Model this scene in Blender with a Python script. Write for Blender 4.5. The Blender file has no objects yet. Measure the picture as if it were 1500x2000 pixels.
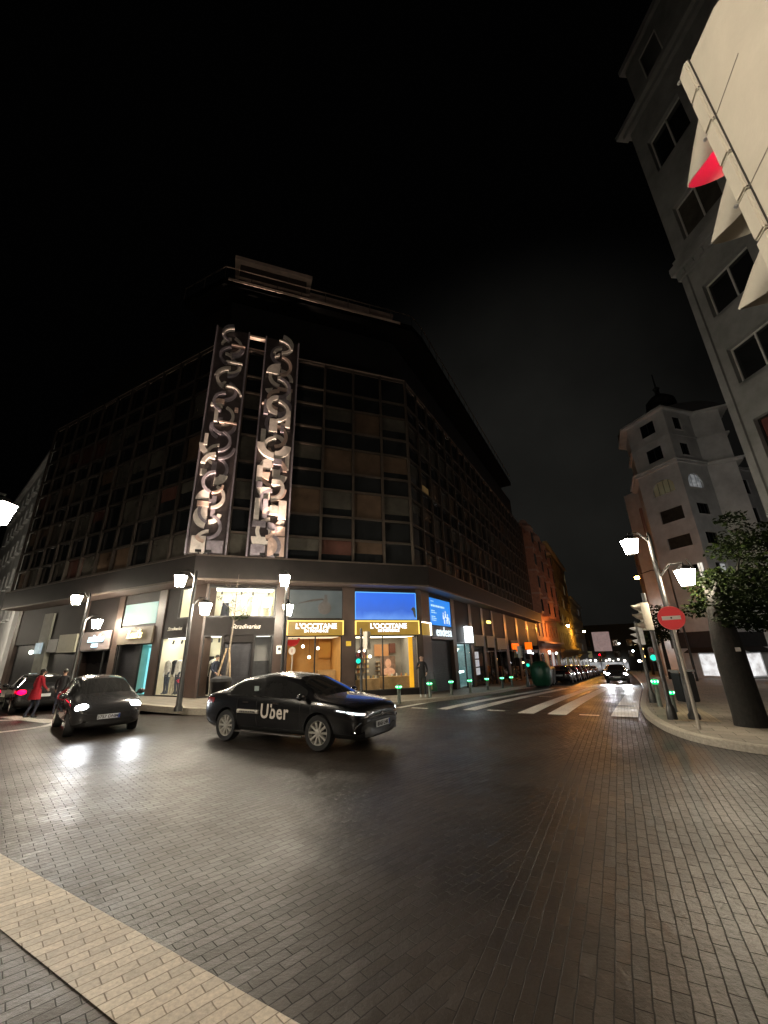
import bpy, bmesh, math, random
from mathutils import Vector, Matrix, Euler
random.seed(7)
sc = bpy.context.scene
COL = sc.collection
R = math.radians
def az(a): return Vector((math.sin(R(a)), math.cos(R(a))))

# ------------------------------------------------------------------ place frames
R0 = Vector((1.709, 21.203)); L0 = Vector((-7.865, 17.719))
DF = az(70); DS = az(28.5); DL = az(-61.5)
NF = Vector((DF.y, -DF.x)); NR = Vector((DS.y, -DS.x)); NL = Vector((-DL.y, DL.x)) * 1.0
if NL.dot(-L0) < 0: NL = -NL
def frame(o, e, n, z=0.0):
    m = Matrix.Identity(4)
    m.col[0] = (e.x, e.y, 0, 0); m.col[1] = (n.x, n.y, 0, 0); m.col[2] = (0, 0, 1, 0); m.col[3] = (o.x, o.y, z, 1)
    return m
FR = frame(R0, -DF, NF)      # front: s runs leftwards, n out to the street
RW = frame(R0, DS, NR)       # right wing
LW = frame(L0, DL, NL)       # left wing
def terr(x, y):
    s = (Vector((x, y)) - R0).dot(DS) + 4.0
    s = min(s, 190.0)
    return -0.037 * (2.0 * math.log1p(math.exp(s / 2.0)) if s < 80 else s)
def pav(x, y):
    p = Vector((x, y)) - R0
    f = min(1, max(0, (-p.dot(DF) - 3) / 7)); d = min(1, max(0, 1 - p.dot(NF) / 4))
    return terr(x, y) + 0.13 + 0.25 * f * d

# ------------------------------------------------------------------ materials
MATS = {}
def nmat(name):
    m = bpy.data.materials.new(name); m.use_nodes = True
    nt = m.node_tree; b = nt.nodes['Principled BSDF']
    return m, nt, b
def P(name, c, rough=0.6, var=0.25, scale=6.0, metal=0.0, bump=0.0, coat=0.0, spec=0.5, rvar=0.0, bscale=None):
    if name in MATS: return MATS[name]
    m, nt, b = nmat(name); n = nt.nodes; l = nt.links
    tc = n.new('ShaderNodeTexCoord'); no = n.new('ShaderNodeTexNoise'); no.inputs['Scale'].default_value = scale
    no.inputs['Detail'].default_value = 6; no.inputs['Roughness'].default_value = 0.65
    l.new(tc.outputs['Object'], no.inputs['Vector'])
    cr = n.new('ShaderNodeValToRGB'); e = cr.color_ramp.elements
    e[0].position = 0.3; e[1].position = 0.7
    e[0].color = (*[max(0, x * (1 - var)) for x in c], 1); e[1].color = (*[min(1, x * (1 + var)) for x in c], 1)
    l.new(no.outputs['Fac'], cr.inputs['Fac']); l.new(cr.outputs['Color'], b.inputs['Base Color'])
    b.inputs['Roughness'].default_value = rough; b.inputs['Metallic'].default_value = metal
    b.inputs['Coat Weight'].default_value = coat; b.inputs['Coat Roughness'].default_value = 0.03
    b.inputs['Specular IOR Level'].default_value = spec
    if rvar:
        mr = n.new('ShaderNodeMapRange'); mr.inputs['To Min'].default_value = rough - rvar; mr.inputs['To Max'].default_value = rough + rvar
        l.new(no.outputs['Fac'], mr.inputs['Value']); l.new(mr.outputs['Result'], b.inputs['Roughness'])
    if bump:
        bn = n.new('ShaderNodeTexNoise'); bn.inputs['Scale'].default_value = bscale or scale * 8; bn.inputs['Detail'].default_value = 4
        l.new(tc.outputs['Object'], bn.inputs['Vector'])
        bp = n.new('ShaderNodeBump'); bp.inputs['Strength'].default_value = bump; bp.inputs['Distance'].default_value = 0.02
        l.new(bn.outputs['Fac'], bp.inputs['Height']); l.new(bp.outputs['Normal'], b.inputs['Normal'])
    MATS[name] = m; return m
def EM(name, c, s, var=0.0, scale=2.0):
    if name in MATS: return MATS[name]
    m, nt, b = nmat(name)
    b.inputs['Base Color'].default_value = (*[x * 0.12 for x in c], 1)
    b.inputs['Emission Strength'].default_value = s
    b.inputs['Emission Color'].default_value = (*c, 1)
    if var:
        n = nt.nodes; l = nt.links
        tc = n.new('ShaderNodeTexCoord'); no = n.new('ShaderNodeTexNoise'); no.inputs['Scale'].default_value = scale; no.inputs['Detail'].default_value = 5
        l.new(tc.outputs['Object'], no.inputs['Vector'])
        cr = n.new('ShaderNodeValToRGB'); e = cr.color_ramp.elements; e[0].position = 0.3; e[1].position = 0.72
        e[0].color = (*[x * (1 - var) for x in c], 1); e[1].color = (*[min(1, x * (1 + var)) for x in c], 1)
        l.new(no.outputs['Fac'], cr.inputs['Fac']); l.new(cr.outputs['Color'], b.inputs['Emission Color'])
    MATS[name] = m; return m
def GLASS(name, tint=(1, 1, 1), refl=0.12, rough=0.02):
    if name in MATS: return MATS[name]
    m = bpy.data.materials.new(name); m.use_nodes = True
    nt = m.node_tree; n = nt.nodes; l = nt.links; n.remove(n['Principled BSDF'])
    t = n.new('ShaderNodeBsdfTransparent'); t.inputs['Color'].default_value = (*tint, 1)
    g = n.new('ShaderNodeBsdfGlossy'); g.inputs['Roughness'].default_value = rough
    lw = n.new('ShaderNodeLayerWeight'); lw.inputs['Blend'].default_value = 0.5
    pw = n.new('ShaderNodeMath'); pw.operation = 'POWER'; pw.inputs[1].default_value = 4.0; l.new(lw.outputs['Facing'], pw.inputs[0])
    fr = n.new('ShaderNodeMath'); fr.operation = 'MULTIPLY_ADD'; fr.inputs[1].default_value = 0.85; fr.inputs[2].default_value = 0.04; l.new(pw.outputs[0], fr.inputs[0])
    tc = n.new('ShaderNodeTexCoord'); no = n.new('ShaderNodeTexNoise'); no.inputs['Scale'].default_value = 1.3
    bp = n.new('ShaderNodeBump'); bp.inputs['Strength'].default_value = 0.04; bp.inputs['Distance'].default_value = 0.05
    l.new(tc.outputs['Object'], no.inputs['Vector']); l.new(no.outputs['Fac'], bp.inputs['Height']); l.new(bp.outputs['Normal'], g.inputs['Normal'])
    mul = n.new('ShaderNodeMath'); mul.operation = 'ADD'; mul.inputs[1].default_value = refl
    l.new(fr.outputs[0], mul.inputs[0])
    mx = n.new('ShaderNodeMixShader'); l.new(mul.outputs[0], mx.inputs['Fac']); l.new(t.outputs[0], mx.inputs[1]); l.new(g.outputs[0], mx.inputs[2])
    l.new(mx.outputs[0], n['Material Output'].inputs['Surface'])
    MATS[name] = m; return m

def brick_vec(nt):
    """paving courses that swing from az 51 to az 29: u along the course, v across it"""
    n = nt.nodes; l = nt.links
    g = n.new('ShaderNodeNewGeometry'); sx = n.new('ShaderNodeSeparateXYZ'); l.new(g.outputs['Position'], sx.inputs[0])
    def M(op, a, b=None):
        q = n.new('ShaderNodeMath'); q.operation = op
        for i, v in enumerate((a, b)):
            if v is None: continue
            if isinstance(v, (int, float)): q.inputs[i].default_value = v
            else: l.new(v, q.inputs[i])
        return q.outputs[0]
    # two laid fields that meet along a seam: courses at az 46 on the junction, az 28.5 by the right kerb
    def uv(a):
        d = az(a)
        return (M('ADD', M('MULTIPLY', sx.outputs['X'], d.x), M('MULTIPLY', sx.outputs['Y'], d.y)), M('SUBTRACT', M('MULTIPLY', sx.outputs['X'], d.y), M('MULTIPLY', sx.outputs['Y'], d.x)))
    u1, v1 = uv(46); u2, v2 = uv(28.5)
    off_ = R0.dot(NR) + 7.4
    k = M('GREATER_THAN', v2, off_)
    k1 = M('SUBTRACT', 1.0, k); u2 = M('MULTIPLY', u2, .92); v2 = M('MULTIPLY', v2, .92)
    s = M('ADD', M('MULTIPLY', u1, k1), M('MULTIPLY', u2, k)); v = M('ADD', M('MULTIPLY', v1, k1), M('MULTIPLY', v2, k))
    cb = n.new('ShaderNodeCombineXYZ'); l.new(s, cb.inputs[0]); l.new(v, cb.inputs[1])
    return cb.outputs[0], g.outputs['Position']
def paving(name, c1, c2, mortar, rough, row=0.13, wid=0.26, bump=0.6, dirt=0.5, rr=0.14, straight=None, mort=0.0045, tilt=0.03, spec=0.5):
    m, nt, b = nmat(name); n = nt.nodes; l = nt.links
    if straight is None: vec, pos = brick_vec(nt)
    else:
        g = n.new('ShaderNodeNewGeometry'); mp = n.new('ShaderNodeMapping'); mp.inputs['Rotation'].default_value = (0, 0, straight)
        l.new(g.outputs['Position'], mp.inputs['Vector']); vec = mp.outputs[0]; pos = g.outputs['Position']
    # a little wobble so that no joint is dead straight
    wn = n.new('ShaderNodeTexNoise'); wn.inputs['Scale'].default_value = 5.0; wn.inputs['Detail'].default_value = 2; l.new(pos, wn.inputs['Vector'])
    ws = n.new('ShaderNodeVectorMath'); ws.operation = 'SUBTRACT'; ws.inputs[1].default_value = (0.5, 0.5, 0.5); l.new(wn.outputs['Color'], ws.inputs[0])
    wm = n.new('ShaderNodeVectorMath'); wm.operation = 'SCALE'; wm.inputs['Scale'].default_value = 0.016; l.new(ws.outputs[0], wm.inputs[0])
    wa = n.new('ShaderNodeVectorMath'); wa.operation = 'ADD'; l.new(vec, wa.inputs[0]); l.new(wm.outputs[0], wa.inputs[1])
    br = n.new('ShaderNodeTexBrick'); br.inputs['Scale'].default_value = 1.0
    br.inputs['Brick Width'].default_value = wid; br.inputs['Row Height'].default_value = row
    br.inputs['Mortar Size'].default_value = mort; br.inputs['Mortar Smooth'].default_value = 0.35
    br.inputs['Color1'].default_value = (*c1, 1); br.inputs['Color2'].default_value = (*c2, 1); br.inputs['Mortar'].default_value = (*mortar, 1)
    l.new(wa.outputs[0], br.inputs['Vector'])
    n1 = n.new('ShaderNodeTexNoise'); n1.inputs['Scale'].default_value = 0.45; n1.inputs['Detail'].default_value = 7; n1.inputs['Roughness'].default_value = 0.6; l.new(pos, n1.inputs['Vector'])
    n2 = n.new('ShaderNodeTexNoise'); n2.inputs['Scale'].default_value = 38; n2.inputs['Detail'].default_value = 5; n2.inputs['Roughness'].default_value = 0.7; l.new(pos, n2.inputs['Vector'])
    r1 = n.new('ShaderNodeMapRange'); r1.inputs['From Min'].default_value = 0.3; r1.inputs['From Max'].default_value = 0.7
    r1.inputs['To Min'].default_value = 1 - dirt; r1.inputs['To Max'].default_value = 1.15; l.new(n1.outputs['Fac'], r1.inputs['Value'])
    r2 = n.new('ShaderNodeMapRange'); r2.inputs['From Min'].default_value = 0.25; r2.inputs['From Max'].default_value = 0.75
    r2.inputs['To Min'].default_value = 0.7; r2.inputs['To Max'].default_value = 1.25; l.new(n2.outputs['Fac'], r2.inputs['Value'])
    mm = n.new('ShaderNodeMath'); mm.operation = 'MULTIPLY'; l.new(r1.outputs[0], mm.inputs[0]); l.new(r2.outputs[0], mm.inputs[1])
    vm = n.new('ShaderNodeVectorMath'); vm.operation = 'SCALE'; l.new(br.outputs['Color'], vm.inputs[0]); l.new(mm.outputs[0], vm.inputs['Scale'])
    l.new(vm.outputs[0], b.inputs['Base Color'])
    rg = n.new('ShaderNodeMapRange'); rg.inputs['To Min'].default_value = rough - rr; rg.inputs['To Max'].default_value = rough + rr; rg.inputs['From Min'].default_value = 0.3; rg.inputs['From Max'].default_value = 0.7
    l.new(n1.outputs['Fac'], rg.inputs['Value'])
    ra = n.new('ShaderNodeMath'); ra.operation = 'MULTIPLY_ADD'; ra.inputs[1].default_value = 0.3; l.new(br.outputs['Fac'], ra.inputs[0]); l.new(rg.outputs[0], ra.inputs[2])
    l.new(ra.outputs[0], b.inputs['Roughness']); b.inputs['Specular IOR Level'].default_value = spec
    inv = n.new('ShaderNodeMath'); inv.operation = 'MULTIPLY'; inv.inputs[1].default_value = -1.0; l.new(br.outputs['Fac'], inv.inputs[0])
    h = n.new('ShaderNodeMath'); h.operation = 'MULTIPLY_ADD'; h.inputs[1].default_value = 0.55; l.new(n2.outputs['Fac'], h.inputs[0]); l.new(inv.outputs[0], h.inputs[2])
    n3 = n.new('ShaderNodeTexNoise'); n3.inputs['Scale'].default_value = 9; n3.inputs['Detail'].default_value = 2; l.new(pos, n3.inputs['Vector'])
    h2 = n.new('ShaderNodeMath'); h2.operation = 'MULTIPLY_ADD'; h2.inputs[1].default_value = 0.9; l.new(n3.outputs['Fac'], h2.inputs[0]); l.new(h.outputs[0], h2.inputs[2])
    bp = n.new('ShaderNodeBump'); bp.inputs['Strength'].default_value = bump; bp.inputs['Distance'].default_value = 0.008
    l.new(h2.outputs[0], bp.inputs['Height'])
    # every sett sits a little askew and has its own tone
    b2 = n.new('ShaderNodeTexBrick'); b2.inputs['Scale'].default_value = 1.0; b2.inputs['Brick Width'].default_value = wid; b2.inputs['Row Height'].default_value = row
    b2.inputs['Mortar Size'].default_value = 0.0; b2.inputs['Color1'].default_value = (0, 0, 0, 1); b2.inputs['Color2'].default_value = (1, 1, 1, 1); l.new(wa.outputs[0], b2.inputs['Vector'])
    cmb = n.new('ShaderNodeCombineXYZ')
    for i, fq in enumerate((47.0, 83.0)):
        q = n.new('ShaderNodeMath'); q.operation = 'MULTIPLY'; q.inputs[1].default_value = fq; l.new(b2.outputs['Color'], q.inputs[0])
        q2 = n.new('ShaderNodeMath'); q2.operation = 'SINE'; l.new(q.outputs[0], q2.inputs[0])
        q3 = n.new('ShaderNodeMath'); q3.operation = 'MULTIPLY'; q3.inputs[1].default_value = tilt; l.new(q2.outputs[0], q3.inputs[0]); l.new(q3.outputs[0], cmb.inputs[i])
    na = n.new('ShaderNodeVectorMath'); na.operation = 'ADD'; l.new(bp.outputs['Normal'], na.inputs[0]); l.new(cmb.outputs[0], na.inputs[1])
    nn = n.new('ShaderNodeVectorMath'); nn.operation = 'NORMALIZE'; l.new(na.outputs[0], nn.inputs[0]); l.new(nn.outputs[0], b.inputs['Normal'])
    MATS[name] = m; return m

# ------------------------------------------------------------------ mesh builder
class MB:
    def __init__(s, T=None): s.v = []; s.f = []; s.mi = []; s.T = T or Matrix.Identity(4); s.m = 0
    def add(s, vs, fs):
        o = len(s.v); s.v += [s.T @ Vector(p) for p in vs]
        for f in fs: s.f.append([o + i for i in f]); s.mi.append(s.m)
        return s
    def box(s, x0, x1, y0, y1, z0, z1):
        return s.add([(x0, y0, z0), (x1, y0, z0), (x1, y1, z0), (x0, y1, z0), (x0, y0, z1), (x1, y0, z1), (x1, y1, z1), (x0, y1, z1)],
                     [(3, 2, 1, 0), (4, 5, 6, 7), (0, 1, 5, 4), (1, 2, 6, 5), (2, 3, 7, 6), (3, 0, 4, 7)])
    def prism(s, poly, z0, z1):
        k = len(poly); vs = [(p[0], p[1], z0) for p in poly] + [(p[0], p[1], z1) for p in poly]
        return s.add(vs, [list(range(k - 1, -1, -1)), list(range(k, 2 * k))] + [(i, (i + 1) % k, k + (i + 1) % k, k + i) for i in range(k)])
    def hull2(s, a, b):  # loft between two equal rings, capped
        k = len(a)
        return s.add(list(a) + list(b), [list(range(k - 1, -1, -1)), list(range(k, 2 * k))] + [(i, (i + 1) % k, k + (i + 1) % k, k + i) for i in range(k)])
    def tube(s, pts, rad, n=8):
        pts = [Vector(p) for p in pts]; rad = [rad] * len(pts) if isinstance(rad, (int, float)) else rad
        vs = []; up = None
        for i, p in enumerate(pts):
            d = (pts[min(i + 1, len(pts) - 1)] - pts[max(i - 1, 0)]).normalized()
            if up is None or abs(up.dot(d)) > 0.95: up = Vector((0, 0, 1)) if abs(d.z) < 0.9 else Vector((1, 0, 0))
            a = d.cross(up).normalized(); b = d.cross(a).normalized(); up = -b if False else up
            for k in range(n):
                t = 2 * math.pi * k / n; vs.append(p + (a * math.cos(t) + b * math.sin(t)) * rad[i])
        fs = [[(i * n + k), (i * n + (k + 1) % n), ((i + 1) * n + (k + 1) % n), ((i + 1) * n + k)] for i in range(len(pts) - 1) for k in range(n)]
        fs += [list(range(n))[::-1], [(len(pts) - 1) * n + k for k in range(n)]]
        return s.add(vs, fs)
    def lathe(s, prof, n=16, c=(0, 0, 0), cap=True):
        vs = []
        for r, z in prof:
            for k in range(n):
                t = 2 * math.pi * k / n; vs.append((c[0] + r * math.cos(t), c[1] + r * math.sin(t), c[2] + z))
        m = len(prof)
        fs = [[i * n + k, i * n + (k + 1) % n, (i + 1) * n + (k + 1) % n, (i + 1) * n + k] for i in range(m - 1) for k in range(n)]
        if cap: fs += [list(range(n))[::-1], [(m - 1) * n + k for k in range(n)]]
        return s.add(vs, fs)
    def ball(s, c, r, n=12, m=8):
        r = (r, r, r) if isinstance(r, (int, float)) else r
        vs = [(c[0], c[1], c[2] - r[2])]
        for i in range(1, m):
            p = -math.pi / 2 + math.pi * i / m
            for k in range(n):
                t = 2 * math.pi * k / n; vs.append((c[0] + r[0] * math.cos(p) * math.cos(t), c[1] + r[1] * math.cos(p) * math.sin(t), c[2] + r[2] * math.sin(p)))
        vs.append((c[0], c[1], c[2] + r[2])); L = len(vs) - 1
        fs = [(0, 1 + (k + 1) % n, 1 + k) for k in range(n)]
        fs += [(1 + i * n + k, 1 + i * n + (k + 1) % n, 1 + (i + 1) * n + (k + 1) % n, 1 + (i + 1) * n + k) for i in range(m - 2) for k in range(n)]
        fs += [(1 + (m - 2) * n + k, 1 + (m - 2) * n + (k + 1) % n, L) for k in range(n)]
        return s.add(vs, fs)
    def build(s, name, mats, parent=None, smooth=False, bevel=0.0, auto=None):
        mats = mats if isinstance(mats, (list, tuple)) else [mats]
        inv = Matrix.Identity(4)
        off = Vector((0, 0, 0))
        if parent is not None: off = world_loc(parent)
        else:
            off = Vector((sum(v.x for v in s.v) / len(s.v), sum(v.y for v in s.v) / len(s.v), min(v.z for v in s.v)))
        me = bpy.data.meshes.new(name)
        me.from_pydata([v - off for v in s.v], [], s.f)
        for m in mats: me.materials.append(m)
        me.polygons.foreach_set('material_index', s.mi)
        bm = bmesh.new(); bm.from_mesh(me)
        bmesh.ops.recalc_face_normals(bm, faces=bm.faces)
        if bevel:
            ed = [e for e in bm.edges if len(e.link_faces) == 2 and e.calc_face_angle(0) > 0.6]
            bmesh.ops.bevel(bm, geom=ed, offset=bevel, segments=2, affect='EDGES', clamp_overlap=True)
        bm.to_mesh(me); bm.free()
        if smooth:
            for p in me.polygons: p.use_smooth = True
            try: me.set_sharp_from_angle(angle=R(auto or 40))
            except Exception: pass
        o = bpy.data.objects.new(name, me); COL.objects.link(o)
        if parent is not None: o.parent = parent
        else: o.location = off
        return o
def world_loc(o):
    p = Vector((0, 0, 0))
    while o is not None: p = p + o.location; o = o.parent
    return p
def tag(o, label, cat, group=None, kind=None):
    if label: o['label'] = label
    if cat: o['category'] = cat
    if group: o['group'] = group
    if kind: o['kind'] = kind
    return o
def thing(name, loc, label, cat, group=None):
    o = bpy.data.objects.new(name, None); COL.objects.link(o); o.location = loc; o.empty_display_size = 0.2
    return tag(o, label, cat, group)
def copy_tree(o, parent=None):
    c = o.copy(); COL.objects.link(c)
    if parent is not None: c.parent = parent
    for ch in [x for x in bpy.data.objects if x.parent == o]: copy_tree(ch, c)
    return c
def struct(o): o['kind'] = 'structure'; return o
def text(body, size, origin, xdir, ydir, mat, parent, name='lettering', extrude=0.02, shear=0.0, offset=0.0, align='CENTER', spacing=1.0, xs=1.0):
    cu = bpy.data.curves.new(name, 'FONT'); cu.body = body; cu.size = size; cu.extrude = extrude; cu.shear = shear; cu.offset = offset
    cu.align_x = align; cu.align_y = 'CENTER'; cu.space_character = spacing; cu.resolution_u = 3
    ob = bpy.data.objects.new(name, cu); COL.objects.link(ob)
    bpy.context.view_layer.update()
    me = bpy.data.meshes.new_from_object(ob.evaluated_get(bpy.context.evaluated_depsgraph_get()))
    bpy.data.objects.remove(ob); bpy.data.curves.remove(cu)
    x = Vector(xdir).normalized(); y = Vector(ydir).normalized(); z = x.cross(y)
    M = Matrix.Identity(4); M.col[0] = (*(x * xs), 0); M.col[1] = (*y, 0); M.col[2] = (*z, 0)
    M.col[3] = (*(Vector(origin) - world_loc(parent)), 1)
    me.transform(M); me.materials.clear(); me.materials.append(mat)
    o = bpy.data.objects.new(name, me); COL.objects.link(o); o.parent = parent
    return o
def at(F, s, n, z): return F @ Vector((s, n, z))
def sheet(name, poly, zf, mat, step=1.0):
    bm = bmesh.new(); vs = [bm.verts.new((p[0], p[1], 0)) for p in poly]; bm.faces.new(vs)
    xs = [p[0] for p in poly]; ys = [p[1] for p in poly]
    x = math.floor(min(xs)) + step
    while x < max(xs):
        bmesh.ops.bisect_plane(bm, geom=bm.verts[:] + bm.edges[:] + bm.faces[:], plane_co=(x, 0, 0), plane_no=(1, 0, 0)); x += step
    y = math.floor(min(ys)) + step
    while y < max(ys):
        bmesh.ops.bisect_plane(bm, geom=bm.verts[:] + bm.edges[:] + bm.faces[:], plane_co=(0, y, 0), plane_no=(0, 1, 0)); y += step
    bmesh.ops.triangulate(bm, faces=[f for f in bm.faces if len(f.verts) > 4])
    for v in bm.verts: v.co.z = zf(v.co.x, v.co.y)
    bmesh.ops.recalc_face_normals(bm, faces=bm.faces)
    if sum(f.normal.z for f in bm.faces) < 0: bmesh.ops.reverse_faces(bm, faces=bm.faces)
    me = bpy.data.meshes.new(name); bm.to_mesh(me); bm.free(); me.materials.append(mat)
    o = bpy.data.objects.new(name, me); COL.objects.link(o); return struct(o)
def V2(p): return Vector((p[0], p[1]))
def lamp(name, kind, loc, energy, color, parent=None, radius=0.05, target=None, size=None, blend=0.6):
    d = bpy.data.lights.new(name, kind); d.energy = energy; d.color = color
    if kind in ('POINT', 'SPOT'): d.shadow_soft_size = radius
    if kind == 'SPOT': d.spot_size = R(size); d.spot_blend = blend
    o = bpy.data.objects.new(name, d); COL.objects.link(o); o.location = loc
    if target is not None: o.rotation_euler = (Vector(target) - Vector(loc)).to_track_quat('-Z', 'Y').to_euler()
    if parent is not None: o.parent = parent; o.location = Vector(loc) - world_loc(parent)
    return o
# ------------------------------------------------------------------ camera
cam = bpy.data.cameras.new('Camera'); co = bpy.data.objects.new('Camera', cam); COL.objects.link(co)
cam.sensor_fit = 'VERTICAL'; cam.sensor_height = 34.6; cam.lens = 34.6 * 782.0 / 2000.0; cam.clip_start = 0.05; cam.clip_end = 3000
th, ro = R(19.45), R(1.5)
fw = Vector((0, math.cos(th), math.sin(th))); rt = Vector((1, 0, 0)); up = rt.cross(fw)
r2 = rt * math.cos(ro) - up * math.sin(ro); u2 = up * math.cos(ro) + rt * math.sin(ro)
m = Matrix((r2, u2, -fw)).transposed().to_4x4(); m.translation = (0, 0, 1.88); co.matrix_world = m
sc.camera = co

# ------------------------------------------------------------------ night sky
w = bpy.data.worlds.new('World'); sc.world = w; w.use_nodes = True
nt = w.node_tree; n = nt.nodes; l = nt.links; bg = n['Background']
sky = n.new('ShaderNodeTexSky'); sky.sky_type = 'NISHITA'; sky.sun_disc = False; sky.sun_elevation = R(-4); sky.sun_rotation = R(200)
tc = n.new('ShaderNodeTexCoord'); no = n.new('ShaderNodeTexNoise'); no.inputs['Scale'].default_value = 2.2; no.inputs['Detail'].default_value = 5
l.new(tc.outputs['Generated'], no.inputs['Vector'])
# town glow on thin cloud, strongest low over the street
dp = n.new('ShaderNodeVectorMath'); dp.operation = 'DOT_PRODUCT'
gd = Vector((math.sin(R(20)) * math.cos(R(17)), math.cos(R(20)) * math.cos(R(17)), math.sin(R(17)))); dp.inputs[1].default_value = gd
l.new(tc.outputs['Generated'], dp.inputs[0])
mr = n.new('ShaderNodeMapRange'); mr.inputs['From Min'].default_value = 0.82; mr.inputs['From Max'].default_value = 0.985; mr.interpolation_type = 'SMOOTHSTEP'
l.new(dp.outputs['Value'], mr.inputs['Value'])
nr_ = n.new('ShaderNodeMapRange'); nr_.inputs['From Min'].default_value = 0.3; nr_.inputs['From Max'].default_value = 0.7; nr_.inputs['To Min'].default_value = 0.35
l.new(no.outputs['Fac'], nr_.inputs['Value'])
mu = n.new('ShaderNodeMath'); mu.operation = 'MULTIPLY'; l.new(mr.outputs[0], mu.inputs[0]); l.new(nr_.outputs[0], mu.inputs[1])
cl = n.new('ShaderNodeVectorMath'); cl.operation = 'SCALE'; cl.inputs[0].default_value = (0.0115, 0.0112, 0.0098); l.new(mu.outputs[0], cl.inputs['Scale'])
sk = n.new('ShaderNodeVectorMath'); sk.operation = 'SCALE'; sk.inputs['Scale'].default_value = 0.0015; l.new(sky.outputs[0], sk.inputs[0])
ad = n.new('ShaderNodeVectorMath'); ad.operation = 'ADD'; l.new(cl.outputs[0], ad.inputs[0]); l.new(sk.outputs[0], ad.inputs[1])
ad2 = n.new('ShaderNodeVectorMath'); ad2.operation = 'ADD'; ad2.inputs[1].default_value = (0.0004, 0.0004, 0.0004); l.new(ad.outputs[0], ad2.inputs[0])
l.new(ad2.outputs[0], bg.inputs['Color']); bg.inputs['Strength'].default_value = 1.0

# ------------------------------------------------------------------ shared materials
road_m = paving('road_setts', (0.026, 0.0183, 0.0126), (0.038, 0.0275, 0.0195), (0.012, 0.0088, 0.0064), 0.46, row=.088, wid=.215, bump=0.8, rr=.12, dirt=.5, spec=.42)
cream_m = paving('cream_setts', (0.50, 0.44, 0.36), (0.66, 0.585, 0.48), (0.30, 0.255, 0.20), 0.6, row=.088, wid=.215, bump=0.6, dirt=0.25)
white_m = paving('painted_setts', (0.74, 0.70, 0.63), (0.80, 0.76, 0.69), (0.42, 0.39, 0.35), 0.5, row=.088, wid=.215, bump=0.4, dirt=0.25)
slab_m = paving('pavement_slabs', (0.24, 0.21, 0.17), (0.30, 0.265, 0.215), (0.10, 0.09, 0.075), 0.6, row=0.4, wid=0.6, bump=0.25, dirt=0.35, straight=R(28.5), mort=0.008)
kerb_m = P('kerb_granite', (0.42, 0.38, 0.31), 0.7, 0.25, 20, bump=0.3)
clad_m = P('brown_cladding', (0.055, 0.036, 0.029), 0.38, 0.3, 1.2, rvar=0.08, bump=0.05)
band_m = P('dark_fascia', (0.011, 0.0085, 0.008), 0.65, 0.3, 1.5, bump=0.05, spec=.25)
soff_m = P('soffit_panels', (0.12, 0.085, 0.075), 0.55, 0.15, 3)
mull_m = P('bronze_mullion', (0.10, 0.078, 0.064), 0.42, 0.2, 4, metal=0.5)
wing_m = P('upper_spandrel', (0.045, 0.034, 0.029), 0.5, 0.3, 2)
dark_m = P('dark_metal', (0.02, 0.02, 0.021), 0.4, 0.3, 5, metal=0.3)
black_m = P('matt_black', (0.012, 0.012, 0.013), 0.6, 0.3, 5)
rub_m = P('rubber', (0.012, 0.012, 0.012), 0.75, 0.3, 30)
pane_m = P('night_window', (0.012, 0.013, 0.014), 0.08, 0.3, 0.8, spec=0.7)
cur1 = P('brown_blind', (0.085, 0.056, 0.038), 0.25, 0.4, 1.1, spec=0.6)
cur2 = P('grey_blind', (0.06, 0.055, 0.046), 0.25, 0.4, 1.3, spec=0.6)
cur3 = P('red_blind', (0.075, 0.034, 0.027), 0.25, 0.3, 1.5, spec=0.6)
cream_wall = P('cream_wall', (0.70, 0.66, 0.52), 0.8, 0.06, 2)
shop_glass = GLASS('shop_glass', (0.97, 0.98, 0.97), 0.0)
dark_glass = GLASS('dark_shop_glass', (0.5, 0.5, 0.5), 0.12)
steel_m = P('grey_steel', (0.35, 0.35, 0.35), 0.35, 0.2, 10, metal=0.8)
shut_m = P('shutter_slats', (0.035, 0.035, 0.04), 0.45, 0.3, 3, metal=0.3)
led_white = EM('white_led', (1, 0.98, 0.92), 9)
led_yellow = EM('yellow_led', (1, 0.70, 0.16), 1.5)
sign_white = EM('white_sign_light', (0.95, 0.97, 1.0), 2.2)
WARM = (1.0, 0.80, 0.52)

# ------------------------------------------------------------------ ground
def grid_ground():
    xs = [-400, -200, -100, -60, -40] + list(range(-30, 61, 2)) + [70, 80, 100, 120, 150, 200, 300, 450]
    ys = [-300, -100, -40, -20] + list(range(-10, 71, 2)) + [80, 90, 100, 115, 130, 150, 175, 200, 250, 320, 450]
    v = [(x, y, terr(x, y)) for y in ys for x in xs]; k = len(xs)
    f = [(j * k + i, j * k + i + 1, (j + 1) * k + i + 1, (j + 1) * k + i) for j in range(len(ys) - 1) for i in range(k - 1)]
    me = bpy.data.meshes.new('road'); me.from_pydata(v, [], f); me.materials.append(road_m)
    for p in me.polygons: p.use_smooth = True
    o = bpy.data.objects.new('road', me); COL.objects.link(o); struct(o)
grid_ground()
def rows(F, s, n): q = F @ Vector((s, n, 0)); return (q.x, q.y)
def arc(pts, it=2):   # corner-cutting smoothing of an open line
    for _ in range(it):
        o = [pts[0]]
        for a, b in zip(pts[:-1], pts[1:]):
            a, b = V2(a), V2(b); o += [tuple(a * .75 + b * .25), tuple(a * .25 + b * .75)]
        pts = o + [pts[-1]]
    return pts
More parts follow.
